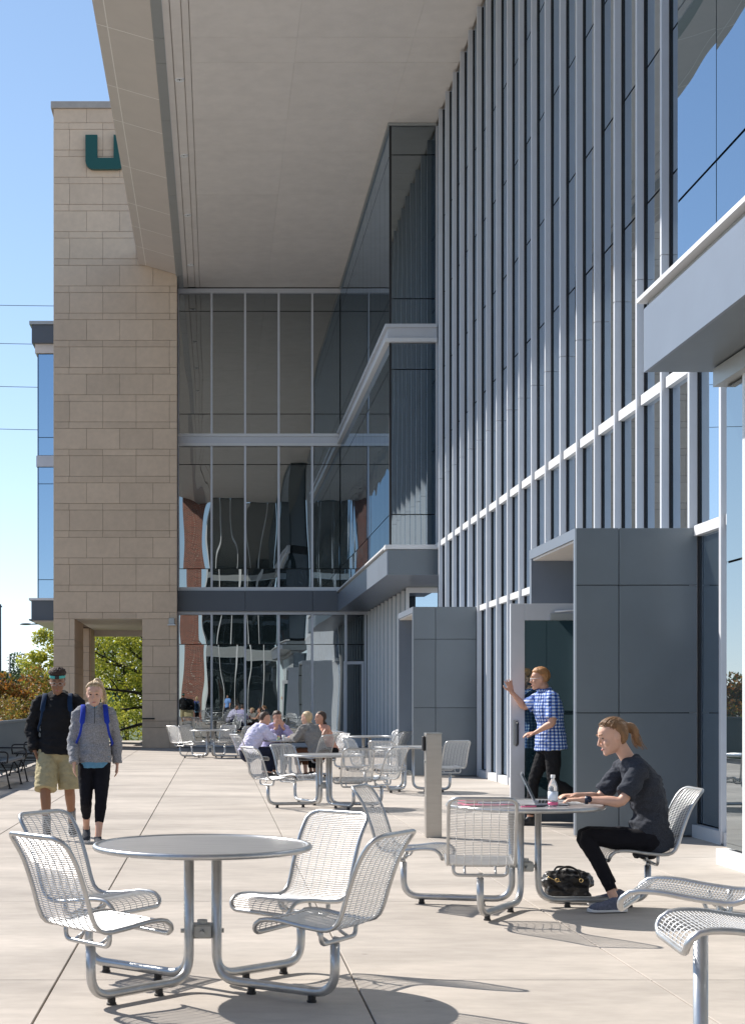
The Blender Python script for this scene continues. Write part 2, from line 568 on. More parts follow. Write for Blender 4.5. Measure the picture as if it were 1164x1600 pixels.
# handrail stub in the passage
hr = thing('handrail', 'short dark handrail stub reaching out of the stone passage', 'handrail', (-2.34, 47.1, .94))
bm = bmesh.new(); tube(bm, [(0, .3, 0), (0, -.02, 0), (.38, -.02, 0)], .022); obj('rail', bm, M['bench'], hr, True)
bm = bmesh.new(); tube(bm, [(.0, .3, 0), (0, .3, -.93)], .022); obj('post', bm, M['bench'], hr, True)

# ------------------------------------------------------------------ glazing helper
def pane_y(par, m, x0, x1, y, z0, z1, tilt=.0012):
    """a pane facing the camera (its normal along -y)"""
    bm = bmesh.new()
    add_box(bm, -(x1 - x0) / 2, (x1 - x0) / 2, -.012, .012, -(z1 - z0) / 2, (z1 - z0) / 2)
    o = obj('pane', bm, m, par)
    o.location = Vector(((x0 + x1) / 2, y + .012, (z0 + z1) / 2)) - par.location
    o.rotation_euler = (random.uniform(-tilt, tilt), 0, random.uniform(-tilt, tilt))
    return o
def pane_x(par, m, x, y0, y1, z0, z1, tilt=.0012):
    """a pane facing the plaza (its normal along -x)"""
    bm = bmesh.new()
    add_box(bm, -.012, .012, -(y1 - y0) / 2, (y1 - y0) / 2, -(z1 - z0) / 2, (z1 - z0) / 2)
    o = obj('pane', bm, m, par)
    o.location = Vector((x + .012, (y0 + y1) / 2, (z0 + z1) / 2)) - par.location
    o.rotation_euler = (0, random.uniform(-tilt, tilt), random.uniform(-tilt, tilt))
    return o

# ------------------------------------------------------------------ far glass wall
fw = thing('glass_wall', 'tall reflective glass wall with slim silver mullions beside the stone tower', 'glass wall', (TX1, D_WALL, 0))
lbox('backing', M['gasket'], (TX1 + .0, 6.3, D_WALL + .08, D_WALL + .3, 0, 15.9), fw)
mx = [-1.255 + 1.107 * i for i in range(6)]            # mullion positions
mx_low = mx + [4.93]
levels_up = [(5.26, 5.88), (5.88, 9.33), (9.33, 9.93)]
levels_top = [(10.33, 11.0), (11.0, 14.4), (14.4, 14.98)]
for a, b in zip(mx, mx[1:] + [5.2]):
    for z0, z1 in levels_up + levels_top:
        pane_y(fw, M['glass_far'], a + .03, b - .03, D_WALL, z0 + .012, z1 - .012, .0018)
for a, b in zip(mx_low, mx_low[1:]):
    if b < 4.9:
        for z0, z1 in ((.12, 3.38), (3.38, 4.36)):
            pane_y(fw, M['glass_far'], a + .03, b - .03, D_WALL, z0 + .012, z1 - .012, .0018)
for x in mx:
    if x > -1.2 or True:
        lbox('mullion', M['mull'], (x - .033, x + .033, D_WALL - .11, D_WALL + .02, 5.26, 9.93), fw)
        lbox('mullion', M['mull'], (x - .033, x + .033, D_WALL - .11, D_WALL + .02, 10.33, 14.98), fw)
for x in mx_low:
    lbox('mullion', M['mull'], (x - .035, x + .035, D_WALL - .11, D_WALL + .02, .02, 4.36), fw)
for z0, z1, m, p in ((14.98, 15.12, 'mull', .13), (10.24, 10.33, 'white_alu', .14), (10.02, 10.238, 'mull', .10), (9.93, 10.018, 'white_alu', .14),
                     (5.14, 5.26, 'white_alu', .16), (4.36, 4.46, 'mull', .13)):
    lbox('transom', M[m], (-1.29, 5.3, D_WALL - p, D_WALL + .02, z0, z1), fw)
for x0, x1 in ((-1.29, .95), (.96, 3.17), (3.18, 5.3)):
    lbox('fascia_panel', M['charcoal'], (x0, x1, D_WALL - .30, D_WALL + .0, 4.465, 5.135), fw)
lbox('sill', M['mull'], (-1.29, 4.9, D_WALL - .13, D_WALL + .02, .0, .12), fw)
# glazed door at the right end
dr = lbox('door', M['mull'], (4.30, 4.88, D_WALL - .06, D_WALL - .0, 2.72, 2.82), fw)
for a in ((4.215, 4.30, 0.12, 2.82), (4.80, 4.88, .12, 2.82), (4.301, 4.799, .12, .34)):
    o = box('frame', M['mull'], a[0], a[1], D_WALL - .07, D_WALL + .0, a[2], a[3], None); o.parent = dr; o.location -= (dr.location + fw.location)
o = box('pane', M['glass_far'], 4.301, 4.799, D_WALL - .03, D_WALL - .01, .341, 2.719, None); o.parent = dr; o.location -= (dr.location + fw.location)
pane_y(fw, M['glass_far'], 4.27, 4.89, D_WALL, 2.84, 3.36)
pane_y(fw, M['glass_far'], 4.27, 4.89, D_WALL, 3.39, 4.35)

# ------------------------------------------------------------------ main curtain wall on the right (faces left)
cw = thing('curtain_wall', 'long glass curtain wall with deep vertical silver fins, blue with reflected sky', 'curtain wall', (5.22, 15, 0))
XG, XF = 5.22, 5.112
lbox('backing', M['gasket'], (XG + .08, XG + .4, 13.25, 34.8, 0, 15.1), cw)
fy = [14.96 + .995 * k for k in range(0, 20)]
zl = [.14, 3.32, 5.12, 7.5, 9.15, 10.85, 12.6, 15.1]
for k in range(len(fy)):
    ya = fy[k]
    yb = fy[k + 1] if k + 1 < len(fy) else 34.78
    for z0, z1 in zip(zl, zl[1:]):
        pane_x(cw, M['glass_main'], XG, ya + .04, yb - .04, z0 + .014, z1 - .014, .0015)
pane_x(cw, M['glass_main'], XG, 13.3, 14.92, .14, 3.3); pane_x(cw, M['glass_main'], XG, 13.3, 14.92, 3.35, 5.1); pane_x(cw, M['glass_main'], XG, 13.3, 14.92, 5.2, 15.0)
for k, y in enumerate(fy):
    seam = 6.6 + .0 * k
    lbox('fin', M['mull'], (XF, XG + .02, y - .033, y + .033, .02, seam - .004), cw, .003)
    lbox('fin', M['mull'], (XF, XG + .02, y - .033, y + .033, seam + .004, 15.1), cw, .003)
    lbox('gasket', M['gasket'], (XG - .022, XG + .022, y - .046, y - .034, .14, 15.08), cw)
for k in range(-1, len(fy)):
    ya = (fy[k] if k >= 0 else 13.3) + .034
    yb = (fy[k + 1] if k + 1 < len(fy) else 34.78) - .053
    lbox('transom', M['white_alu'], (XF + .04, XG + .01, ya, yb, 5.06, 5.185), cw)
    lbox('transom', M['white_alu'], (XF + .04, XG + .01, ya, yb, 3.25, 3.36), cw)
    lbox('sill', M['white_alu'], (XF + .02, XG + .02, ya, yb, .0, .135), cw)

# wall under the far bay (silver fins set close)
lw = thing('finned_wall', 'cream sunlit ground-floor wall of close vertical fins under the far glass bay', 'wall', (4.93, 38.2, 0))
lbox('backing', M['gasket'], (5.12, 5.3, 38.26, D_WALL - .12, 0, 4.44), lw)
k = 0
y = 38.28
while y < D_WALL - .2:
    lbox('fin', M['white_alu'], (4.93, 5.015, y - .035, y + .035, 0, 4.44), lw, .003)
    pane_x(lw, M['glass_bayfront'], 5.01, y + .04, min(y + .93, D_WALL - .13), .14, 4.42)
    y += .97
lbox('frame', M['white_alu'], (4.93, 6.3, 38.16, 38.24, 4.30, 4.44), lw)
lbox('frame', M['white_alu'], (4.935, 5.0, 38.16, 38.235, 0, 4.298), lw)
pane_y(lw, M['glass_main'], 5.001, 6.3, 38.18, .12, 4.298)

# ------------------------------------------------------------------ glass bays
def bay(name, label, y0, y1, front, xf):
    b = thing(name, label, 'glass bay', (4.1, y0 if front else y1, 0))
    lbox('backing', M['gasket'], (4.2, 5.5 if front else 5.19, y0 + .1, y1 - .1 if not front else y1, 5.12, 15.1), b)
    side = [(5.15, 5.9), (5.9, 9.33), (9.33, 9.96)], [(10.38, 11.0), (11.0, 14.4), (14.4, 15.08)]
    n = max(1, round((y1 - y0) / 1.05))
    st = (y1 - y0) / n
    for i in range(n):
        for z0, z1 in side[0] + side[1]:
            pane_x(b, M['glass_bay'], 4.1, y0 + st * i + .008, y0 + st * (i + 1) - .008, z0 + .012, z1 - .012, .001)
    if front:
        for z0, z1 in side[0] + side[1]:
            pane_y(b, M['glass_bayfront'], 4.14, 5.18, y0, z0 + .012, z1 - .012, .001)
        lbox('corner_post', M['gasket'], (4.09, 4.139, y0 - .005, y0 + .06, 5.15, 15.08), b)
        lbox('edge_mullion', M['mull'], (5.181, 5.28, y0 - .02, y0 + .05, 4.46, 15.08), b)
    # mid band and sills: two proud lips with a recessed strip
    fy0 = y0 - .10 if front else y0
    fy1 = y1 if front else y1 + .10
    for z0, z1, m, p in ((10.30, 10.38, 'mull', .12), (10.05, 10.298, 'mull', .05), (9.96, 10.048, 'white_alu', .12), (15.08, 15.14, 'trim', .05)):
        lbox('band', M[m], (4.1 - p, 4.13, y0 if not front else y0 - p, y1, z0, z1), b)
        if front:
            lbox('band', M[m], (4.131, 5.2, y0 - p, y0 + .02, z0, z1), b)
    ya, yb = (y0 - .30, y1) if front else (y0, y1 + .28)
    # sloped coping with a shadow gap, then the fascia panels, then the underside
    bm = bmesh.new()
    def prism(bm, prof, ya, yb):
        v0 = [bm.verts.new((x, ya, z)) for x, z in prof]; v1 = [bm.verts.new((x, yb, z)) for x, z in prof]
        for i in range(len(prof)):
            j = (i + 1) % len(prof)
            bm.faces.new((v0[i], v0[j], v1[j], v1[i]))
        bm.faces.new(v0); bm.faces.new(list(reversed(v1)))
    prof = [(xf - .05 - 4.1, 5.09), (xf - .05 - 4.1, 5.13), (4.08 - 4.1, 5.148), (4.08 - 4.1, 5.09)]
    prism(bm, prof, ya - .06 - b.location.y, yb + (.0 if front else .06) - b.location.y)
    obj('coping', bm, M['white_alu'], b)
    lbox('shadow_gap', M['trim'], (xf + .035, 4.08, ya + .04, yb - .02, 5.0, 5.088), b)
    L_ = 3.05
    y = yb
    while y > ya + .05:
        yy = max(ya, y - L_)
        lbox('fascia_panel', M['fascia'], (xf, xf + .03, yy + .004, y - .004, LV1, 5.025), b)
        lbox('underside_panel', M['dark_panel'] if not front else M['fascia'], (xf + .034, 5.19 if not front else 5.9, yy + .004, y - .004, LV1 + .004, LV1 + .03), b)
        y = yy
    if front:
        lbox('end_panel', M['dark_panel'], (xf + .031, 5.28, ya + .0, ya + .03, LV1, 5.045), b)
        lbox('end_sill', M['white_alu'], (xf - .045, 5.28, ya - .05, y0 - .006, 5.05, 5.149), b)
    else:
        lbox('end_panel', M['dark_panel'], (xf + .031, 5.19, yb - .03, yb, LV1 + .031, 5.08), b)
    return b
bay('glass_bay', 'far projecting glass bay with dark corner beside the finned curtain wall', 34.8, D_WALL - .2, True, 4.0)
bay('glass_bay', 'near projecting glass bay full of blue sky at the upper right edge', -2.2, 13.10, False, 3.88)
# storefront below the near bay
sf = thing('storefront', 'glazed storefront on a white kerb below the near bay at the right edge', 'storefront', (4.55, 13.15, 0))
lbox('kerb', M['white_alu'], (4.49, 4.75, -2, 13.24, 0, .14), sf)
lbox('backing', M['gasket'], (4.66, 4.8, -2, 13.1, .15, 4.3), sf)
lbox('head', M['trim'], (4.45, 4.8, -2, 13.2, 4.28, 4.44), sf)
sy = [13.17, 12.66, 11.6, 10.55, 9.5, 8.45, 7.4, 6.35, 5.3, 4.25, 3.2, 2.1, 1.0, -.1, -1.2, -2.0]
for a, b_ in zip(sy, sy[1:]):
    for z0, z1 in ((.15, 2.7), (2.7, 4.27)):
        pane_x(sf, M['glass_store'], 4.55, b_ + .03, a - .03, z0 + .01, z1 - .01, .001)
    lbox('mullion', M['white_alu'], (4.53, 4.65, b_ - .028, b_ + .028, .14, 4.28), sf)
lbox('end_glass', M['glass_store'], (4.58, 5.2, 13.18, 13.21, .15, 4.28), sf)

# ------------------------------------------------------------------ roof canopy
for z0, z1 in ((5.26, 9.96), (10.38, 15.08)):
    o = box('end_pane', M['glass_bayfront'], 4.11, 5.18, 13.105, 13.125, z0, z1)
    nb = bpy.data.objects['glass_bay.001']; o.parent = nb; o.location -= nb.location
cn = thing('roof_canopy', 'broad flat roof canopy with a taupe panelled soffit high above the plaza', 'canopy', (-2.48, -2.5, 15.15))
lbox('roof_deck', M['soffit_line'], (-1.25, 6.4, -2.4, 49.5, 15.21, 15.9), cn)
rows = [-2.4, .6, 2.6, 5.7, 8.8, 10.8, 13.9, 17.0, 19.0, 22.1, 25.2, 27.2, 30.3 - 0, 31.5 + .0, 34.6, 36.6, 39.7, 42.8, 44.8, 48.55]
rows = sorted(set(rows))
colsx = [-.53, 1.67, 4.07, 5.19]
for i in range(3):
    for a, b_ in zip(rows, rows[1:]):
        lbox('soffit_panel', M['soffit'], (colsx[i] + .0015, colsx[i + 1] - .0015, a + .0035, b_ - .0035, 15.15, 15.195), cn)
lbox('soffit_strip', M['soffit'], (-1.06, -.925, -2.4, 48.55, 15.15, 15.2), cn)
lbox('soffit_strip', M['soffit'], (-.905, -.70, -2.4, 48.55, 15.165, 15.2), cn)
lbox('soffit_strip', M['soffit'], (-.68, -.545, -2.4, 48.55, 15.15, 15.2), cn)
for a, b_ in zip(rows, rows[1:]):
    lbox('edge_strip', M['trim'], (-1.285, -1.067, a + .006, b_ - .006, 15.13, 15.2), cn)
lbox('edge_bead', M['white_alu'], (-1.066, -1.058, -2.4, 48.4, 15.135, 15.2), cn)
# outer tilted soffit
orow = [-2.4, .5, 2.5, 5.5, 8.4, 10.4, 13.4, 16.4, 18.4, 21.4, 24.4, 27.5, 30.5, 33.5, 35.5, 38.5, 41.4, 43.4, 45.3, 47.15]
def tilt_panel(name, m, xa, xb, ya, yb, th=.03, lift=0):
    za = 15.17 + (-1.285 - xa) / 1.195 * .35 + lift
    zb = 15.17 + (-1.285 - xb) / 1.195 * .35 + lift
    bm = bmesh.new()
    L0 = cn.location
    v = [bm.verts.new(Vector(c) - L0) for c in ((xa, ya, za), (xb, ya, zb), (xb, yb, zb), (xa, yb, za), (xa, ya, za + th), (xb, ya, zb + th), (xb, yb, zb + th), (xa, yb, za + th))]
    for f in ((0, 1, 2, 3), (4, 7, 6, 5), (0, 4, 5, 1), (1, 5, 6, 2), (2, 6, 7, 3), (3, 7, 4, 0)):
        bm.faces.new([v[i] for i in f])
    obj(name, bm, m, cn)
for a, b_ in zip(orow, orow[1:]):
    tilt_panel('outer_panel', M['soffit_out'], -2.235, -1.29, a + .009, b_ - .009)
    tilt_panel('outer_panel', M['soffit_out'], -2.48, -2.255, a + .009, b_ - .009)
tilt_panel('outer_backing', M['soffit_line_l'], -2.47, -1.287, -2.4, 47.14, .05, .012)
tilt_panel('joint_strip', M['soffit_line_l'], -2.256, -2.234, -2.4, 47.13, .004, -.003)
for a in orow[1:-1]:
    tilt_panel('joint_strip', M['soffit_line_l'], -2.233, -1.29, a - .012, a + .012, .004, -.003)
    tilt_panel('joint_strip', M['soffit_line_l'], -2.478, -2.257, a - .012, a + .012, .004, -.003)
lbox('roof_edge', M['soffit_out'], (-2.50, -1.24, -2.4, 47.14, 15.62, 15.9), cn)
def downlight(y, lab):
    t = thing('downlight', lab, 'downlight', (-.80, y, 15.163), 0, 'round downlights in the soffit slot')
    bm = bmesh.new(); revolve(bm, [(.055, .0), (.06, -.014), (.105, -.014), (.11, 0), (.11, .01)], 20); obj('ring', bm, M['white'], t, True)
    bm = bmesh.new(); revolve(bm, [(0, -.002), (.05, -.002), (.05, .008)], 20); obj('lens', bm, M['black'], t)
    bm = bmesh.new(); ball(bm, (-.026, 0, -.012), .02, 8, 6); ball(bm, (.026, 0, -.012), .02, 8, 6); obj('bulb', bm, M['lens'], t)
downlight(32.4, 'round downlight in the soffit slot, nearest of the four in view')
downlight(36.9, 'round downlight in the soffit slot, second nearest of four')
downlight(41.4, 'round downlight in the soffit slot, third nearest of four')
downlight(46.1, 'round downlight in the soffit slot, closest to the far glass wall')

# ------------------------------------------------------------------ vestibules
def vestibule(label, y0, y1, xf, joints_x, joints_z, top=3.34):
    v = thing('entrance_portal', label, 'entrance portal', (xf, y0, 0))
    zs = [0.012] + joints_z + [top]
    xs_ = [xf] + joints_x + [5.19]
    lbox('core', M['gasket'], (xf + .02, 5.17, y0 + .03, y0 + .09, .01, top - .02), v)
    for a, b_ in zip(xs_, xs_[1:]):
        for c, d in zip(zs, zs[1:]):
            lbox('panel', M['dark_panel'], (a + (.004 if a > xf else 0), b_ - .004, y0, y0 + .03, c + .004, d - .004), v, .002)
            lbox('inner_panel', M['dark_panel'], (a + .004 + (.02 if a == xf else 0), b_ - .004, y0 + .091, y0 + .11, c + .004, d - .05), v)
    lbox('jamb_edge', M['fascia'], (xf - .004, xf + .018, y0 + .031, y0 + .11, .012, top - .001), v)
    lbox('far_jamb', M['fascia'], (xf, 5.17, y1 - .10, y1, .012, top - .12), v)
    lbox('top_panel', M['fascia'], (xf - .004, 5.17, y0 + .111, y1, top - .115, top), v)
    lbox('ceiling_panel', M['soffit'], (xf + .02, 5.17, y0 + .112, y1 - .101, top - .14, top - .117), v)
    return v
vb = vestibule('large dark grey panelled entrance portal behind the seated woman, its glass door open', 15.9, 18.27, 3.885, [4.345], [1.34, 2.72])
def inner(v, y0, y1, door_closed):
    # door plane at X = 4.75 with frame and transom
    X = 4.75
    lbox('door_frame', M['white_alu'], (X - .05, X + .05, y0 + .115, y0 + .22, .01, 3.19), v)
    lbox('door_frame', M['white_alu'], (X - .05, X + .05, y1 - .21, y1 - .105, .01, 3.19), v)
    lbox('door_frame', M['white_alu'], (X - .05, X + .05, y0 + .221, y1 - .211, 2.66, 2.74), v)
    o = pane_x(v, M['glass_door'], X - .01, y0 + .222, y1 - .212, 2.742, 3.19)
    pane_x(v, M['glass_door'], X, y0 + .222, y0 + 1.15, .02, 2.658)
    if door_closed:
        pane_x(v, M['glass_door'], X, y0 + 1.16, y1 - .212, .02, 2.658)
    else:
        lbox('lobby_wall', M['charcoal'], (X + .3, X + .4, y0 + .12, y1 - .11, .012, 3.19), v)
inner(vb, 15.9, 18.27, False)
vs_ = vestibule('smaller dark grey panelled entrance portal farther along the curtain wall', 28.95, 31.35, 3.87, [4.31], [1.35, 2.70])
inner(vs_, 28.95, 31.35, True)
# open door leaf (turned square to the wall)
lf = thing('door', 'open aluminium framed glass door being held by the man in the checked shirt', 'door', (4.55, 17.70, .02))
def dpart(name, m, x0, x1, z0, z1, y0=-.03, y1=.03, b=.004):
    bm = bmesh.new(); add_box(bm, x0 - 4.55, x1 - 4.55, y0, y1, z0, z1, b)
    return obj(name, bm, m, lf)
dpart('stile', M['mull'], 3.53, 3.70, 0, 2.62)
dpart('stile', M['mull'], 4.38, 4.55, 0, 2.62)
dpart('rail', M['mull'], 3.701, 4.379, 2.42, 2.62)
dpart('rail', M['charcoal'], 3.701, 4.379, 0, .30)
dpart('pane', M['glass_door'], 3.701, 4.379, .301, 2.419, -.008, .008, 0)
hd = dpart('push_plate', M['trim'], 3.56, 3.62, .92, 1.22, -.05, -.031)
bm = bmesh.new(); tube(bm, bend([(3.60 - 4.55, -.03, 1.20), (3.60 - 4.55, -.10, 1.18), (3.60 - 4.55, -.10, .94), (3.60 - 4.55, -.03, .92)], .02), .014, 8); obj('pull_handle', bm, M['black'], lf, True)
cl = dpart('closer', M['trim'], 4.0, 4.32, 2.42, 2.50, -.075, -.031)
bm = bmesh.new(); tube(bm, [(4.05 - 4.55, -.07, 2.52), (4.55 - 4.55, -.05, 2.56)], .011, 6); obj('closer_arm', bm, M['white_alu'], lf, True)
bm = bmesh.new(); tube(bm, [(4.30 - 4.55, -.07, 2.50), (4.58 - 4.55, -.05, 2.53)], .011, 6); obj('closer_arm', bm, M['white_alu'], lf, True)

# ------------------------------------------------------------------ bay behind the tower at the left, with the block it belongs to
lb = thing('glass_bay', 'slim blue glass bay with charcoal roof band peeking out left of the stone tower', 'glass bay', (-6.4, 53, 0))
lbox('core', M['gasket'], (-6.3, -1.0, 53.1, 62, 4.5, 14.6), lb)
for z0, z1 in ((5.2, 5.88), (5.88, 9.33), (9.33, 9.93), (10.35, 11.0), (11.0, 14.0)):
    for a, b_ in ((-6.4, -5.35), (-5.35, -4.3)):
        pane_y(lb, M['glass_left'], a + .01, b_ - .01, 53, z0 + .012, z1 - .012, .001)
    for k in range(8):
        pane_x(lb, M['glass_left'], -6.412, 53.02 + 1.1 * k, 53.0 + 1.1 * (k + 1), z0 + .012, z1 - .012, .001)
lbox('band', M['mull'], (-6.46, -4.3, 52.94, 61.8, 9.94, 10.34), lb)
lbox('corner_post', M['gasket'], (-6.42, -6.385, 52.985, 53.05, 5.2, 14.0), lb)
lbox('base_fascia', M['charcoal'], (-6.62, -4.3, 52.8, 62, 4.45, 5.12), lb)
lbox('sill', M['white_alu'], (-6.70, -4.3, 52.72, 62, 5.12, 5.2), lb)
lbox('drip_edge', M['charcoal'], (-6.70, -4.3, 52.72, 62, 4.40, 4.448), lb)
lbox('underside', M['soffit'], (-6.58, 5, 52.85, 62, 4.36, 4.398), lb)
lbox('roof_fascia', M['charcoal'], (-6.60, -4.3, 52.75, 62, 14.35, 15.0), lb)
lbox('roof_cap', M['trim'], (-6.68, -4.3, 52.68, 62, 15.0, 15.12), lb)
lbox('roof_soffit', M['soffit'], (-6.50, -4.3, 52.9, 62, 14.02, 14.348), lb)

# ------------------------------------------------------------------ the end of the plaza behind the camera (seen in reflections)
bp = thing('brick_pier', 'tall red brick pier seen only as a reflection in the far glass wall', 'brick pier', (-1.5, -3.0, 0))
lbox('shaft', M['brick'], (-2.2, -1.05, -3.2, -2.5, 0, 16.2), bp)
bw = thing('glass_wall', 'dark glass wall with white mullions mirrored in the far glazing', 'glass wall', (1.6, -3.0, 0))
for a in range(5):
    x0, x1 = -.79 + a * .98, -.79 + (a + 1) * .98
    for z0, z1 in ((.1, 4.4), (5.15, 9.9), (10.3, 16.2)):
        lbox('pane', M['glass_far'], (x0 + .03, x1 - .03, -2.62, -2.6, z0, z1), bw)
    lbox('mullion', M['white_alu'], (x0 - .029, x0 + .029, -2.61, -2.5, .1, 15.1), bw)
lbox('band', M['trim'], (-.79, 4.1, -2.64, -2.45 - .06, 4.41, 5.14), bw)
lbox('band', M['trim'], (-.79, 4.1, -2.64, -2.45 - .06, 9.91, 10.29), bw)

# ------------------------------------------------------------------ guard rail along the left edge
gr = thing('guard_rail', 'long grey metal guard rail of close upright bars along the left plaza edge', 'guard rail', (-4.25, 0, 0))
lbox('top_rail', M['guard'], (-4.29, -4.21, -2, 47.1, 1.04, 1.09), gr, .006)
lbox('bottom_rail', M['guard'], (-4.275, -4.225, -2, 47.1, .06, .10), gr)
bm = bmesh.new()
y = -1.9
while y < 47:
    add_box(bm, -.012, .012, y, y + .045, .101, 1.039)
    y += .075
o = obj('bars', bm, M['guard'], gr); o['kind'] = 'stuff'
for k in range(26):
    lbox('post', M['guard'], (-4.30, -4.263, -1.0 + 1.9 * k, -.95 + 1.9 * k, 0, 1.04), gr)
# ------------------------------------------------------------------ table sets with attached wire seats
PROF = [(.325, .345), (.322, .375), (.30, .405), (.26, .418), (.18, .418), (.09, .405), (.0, .395), (-.07, .392), (-.12, .415), (-.15, .47), (-.185, .58), (-.235, .71), (-.29, .80), (-.335, .845)]
pp = catmull(PROF, 5)
_al = [0]
for a, b_ in zip(pp, pp[1:]):
    _al.append(_al[-1] + (b_ - a).length)
LEN = _al[-1]
def prof_at(v):
    v = max(0, min(LEN, v))
    for i in range(len(_al) - 1):
        if v <= _al[i + 1] + 1e-9:
            t = (v - _al[i]) / max(1e-9, _al[i + 1] - _al[i])
            return pp[i].lerp(pp[i + 1], t)
    return pp[-1]
def on_seat(u, v, off=0):
    p = prof_at(v)
    dish = .012 * (1 - (u / .22) ** 2) if v > .12 else 0
    return Vector((u, p[0] - dish * .4, p[1] - dish * .6 + off))
HW = .215
def seat_meshes():
    # frame outline: rounded rectangle in (u, v)
    path = []
    def corner(cu, cv, r, a0, a1, n=6):
        for k in range(n + 1):
            a = a0 + (a1 - a0) * k / n
            path.append((cu + r * math.cos(a), cv + r * math.sin(a)))
    rt, rl = .075, .05
    corner(HW - rl, rl, rl, R(-90), 0)
    for k in range(1, 26): path.append((HW, rl + (LEN - rl - rt) * k / 26))
    corner(HW - rt, LEN - rt, rt, 0, R(90))
    corner(-HW + rt, LEN - rt, rt, R(90), R(180))
    for k in range(1, 26): path.append((-HW, LEN - rt - (LEN - rl - rt) * k / 26))
    corner(-HW + rl, rl, rl, R(180), R(270))
    bm = bmesh.new()
    tube(bm, [on_seat(u, v) for u, v in path], .0115, 8, closed=True)
    fr = finish(bm, 'seat_frame', M['steel'], True)
    def half(v):
        if v < rl: return HW - rl + math.sqrt(max(0, rl ** 2 - (rl - v) ** 2))
        if v > LEN - rt: return HW - rt + math.sqrt(max(0, rt ** 2 - (v - LEN + rt) ** 2))
        return HW
    bm = bmesh.new()
    v = .012
    while v < LEN - .006:
        h = half(v)
        tube(bm, [on_seat(-h, v), on_seat(-h * .4, v), on_seat(h * .4, v), on_seat(h, v)], .0021, 4, caps=False)
        v += .0118
    for i in range(-3, 4):
        u = i * .054
        n = 34
        tube(bm, [on_seat(u, .004 + (LEN - .008) * k / n, -.003) for k in range(n + 1)], .0024, 4, caps=False)
    wm = finish(bm, 'wire_mesh', M['wire'], True)
    # U bracket running side to side under the seat, with a swivel cap
    bm = bmesh.new()
    for s_ in (1,):
        tube(bm, bend([(-.175, -.02, .395), (-.175, -.02, .315), (.175, -.02, .315), (.175, -.02, .395)], .05), .0115, 8)
        tube(bm, bend([(-.10, .05, .395), (-.10, .03, .345), (-.10, -.02, .318)], .02), .008, 6)
        tube(bm, bend([(.10, .05, .395), (.10, .03, .345), (.10, -.02, .318)], .02), .008, 6)
    tube(bm, [(0, -.0, .29), (0, -.01, .325)], .019, 12)
    br = finish(bm, 'bracket', M['steel'], True)
    return fr, wm, br
FR, WM, BR = seat_meshes()
RP = .77
def leg_mesh(rp, lift=0):
    bm = bmesh.new()
    path = bend([(.092, 0, .715), (.092, 0, .052), (rp, 0, .052), (rp, 0, .295 + lift * 1.2)], .13, 8)
    tube(bm, path, .0235, 14, side=(0, 1, 0))
    return finish(bm, 'leg', M['steel'], True)
def foot_mesh():
    bm = bmesh.new(); revolve(bm, [(0, 0), (.024, 0), (.024, .010), (.020, .012), (.020, .034), (0, .034)], 12)
    return finish(bm, 'foot', M['black'])
FOOT = foot_mesh()
_legs = {}
def top_meshes(r=.555):
    bm = bmesh.new()
    revolve(bm, [(0, .727), (r - .03, .727), (r - .024, .7285), (r - .02, .730), (r - .02, .712), (0, .712)], 72)
    t = finish(bm, 'tabletop', M['top'])
    bm = bmesh.new()
    n = 72
    tube(bm, [((r - .012) * math.cos(2 * math.pi * k / n), (r - .012) * math.sin(2 * math.pi * k / n), .7195) for k in range(n)], .0155, 10, closed=True, side=(0, 0, 1))
    e = finish(bm, 'rim', M['steel'], True)
    bm = bmesh.new()
    add_box(bm, -.052, .052, -.052, .052, .255, .325, .008)
    tube(bm, [(0, -.0, .325), (0, 0, .345)], .026, 12); 
    tube(bm, [(-.11, 0, .29), (.11, 0, .29)], .012, 8)
    tube(bm, [(0, -.11, .29), (0, .11, .29)], .012, 8)
    c = finish(bm, 'clamp', M['trim'])
    return t, e, c
TOP, RIM, CLAMP = top_meshes()
def table_set(label, cx, cy, seats, group='round table sets on the plaza', lift=0, cat='table', with_top=True):
    """seats: list of (arm angle deg, swivel deg[, radius])"""
    t = thing('table_set', label, cat, (cx, cy, 0), 0, group)
    if with_top:
        tp = place('tabletop', TOP, t)
        place('rim', RIM, tp)
        place('clamp', CLAMP, t)
    for s_ in seats:
        a, sw = s_[0], s_[1]
        rp = s_[2] if len(s_) > 2 else RP
        key = (rp, lift)
        if key not in _legs: _legs[key] = leg_mesh(rp, lift)
        lg = place('leg', _legs[key], t, rot=(0, 0, R(a)))
        place('foot', FOOT, lg, loc=(rp - .13, 0, 0))
        place('foot', FOOT, lg, loc=(.30, 0, 0))
        # the seat faces the table centre, then swivels
        st = place('seat', FR, t, loc=(rp * math.cos(R(a)) + (s_[3] if len(s_) > 3 else 0), rp * math.sin(R(a)) + (s_[4] if len(s_) > 4 else 0), lift), rot=(0, 0, R(a + 90 + sw)))
        w_ = place('wire_mesh', WM, st)
        place('bracket', BR, st)
    return t
table_set('empty round steel table with four attached wire seats, nearest and largest, in the left foreground', -.07, 7.5, [(225, -4, .74), (141, 6, .80), (41, 4, .70), (-35, 2, .78)])
table_set('round steel table with laptop, notebooks and bottle where the young woman sits', 2.19, 10.45, [(0, 0, .87), (166, -8, .86), (-121, 24, .88)])
table_set('empty round steel table in front of the seated group', 1.50, 20.5, [(192, 18, .80), (112, 14, .95), (-12, -32, .8), (-62, -20, .75)])
table_set('empty round steel table beside the small dark portal, right behind the steel post', 3.15, 24.2, [(235, 12, .72), (-32, -42, .74), (150, 0)])
table_set('small far round steel table nearest to the stone tower', -.15, 38.8, [(184, 45, .8), (-4, -38, .8), (130, 0), (60, 10)])
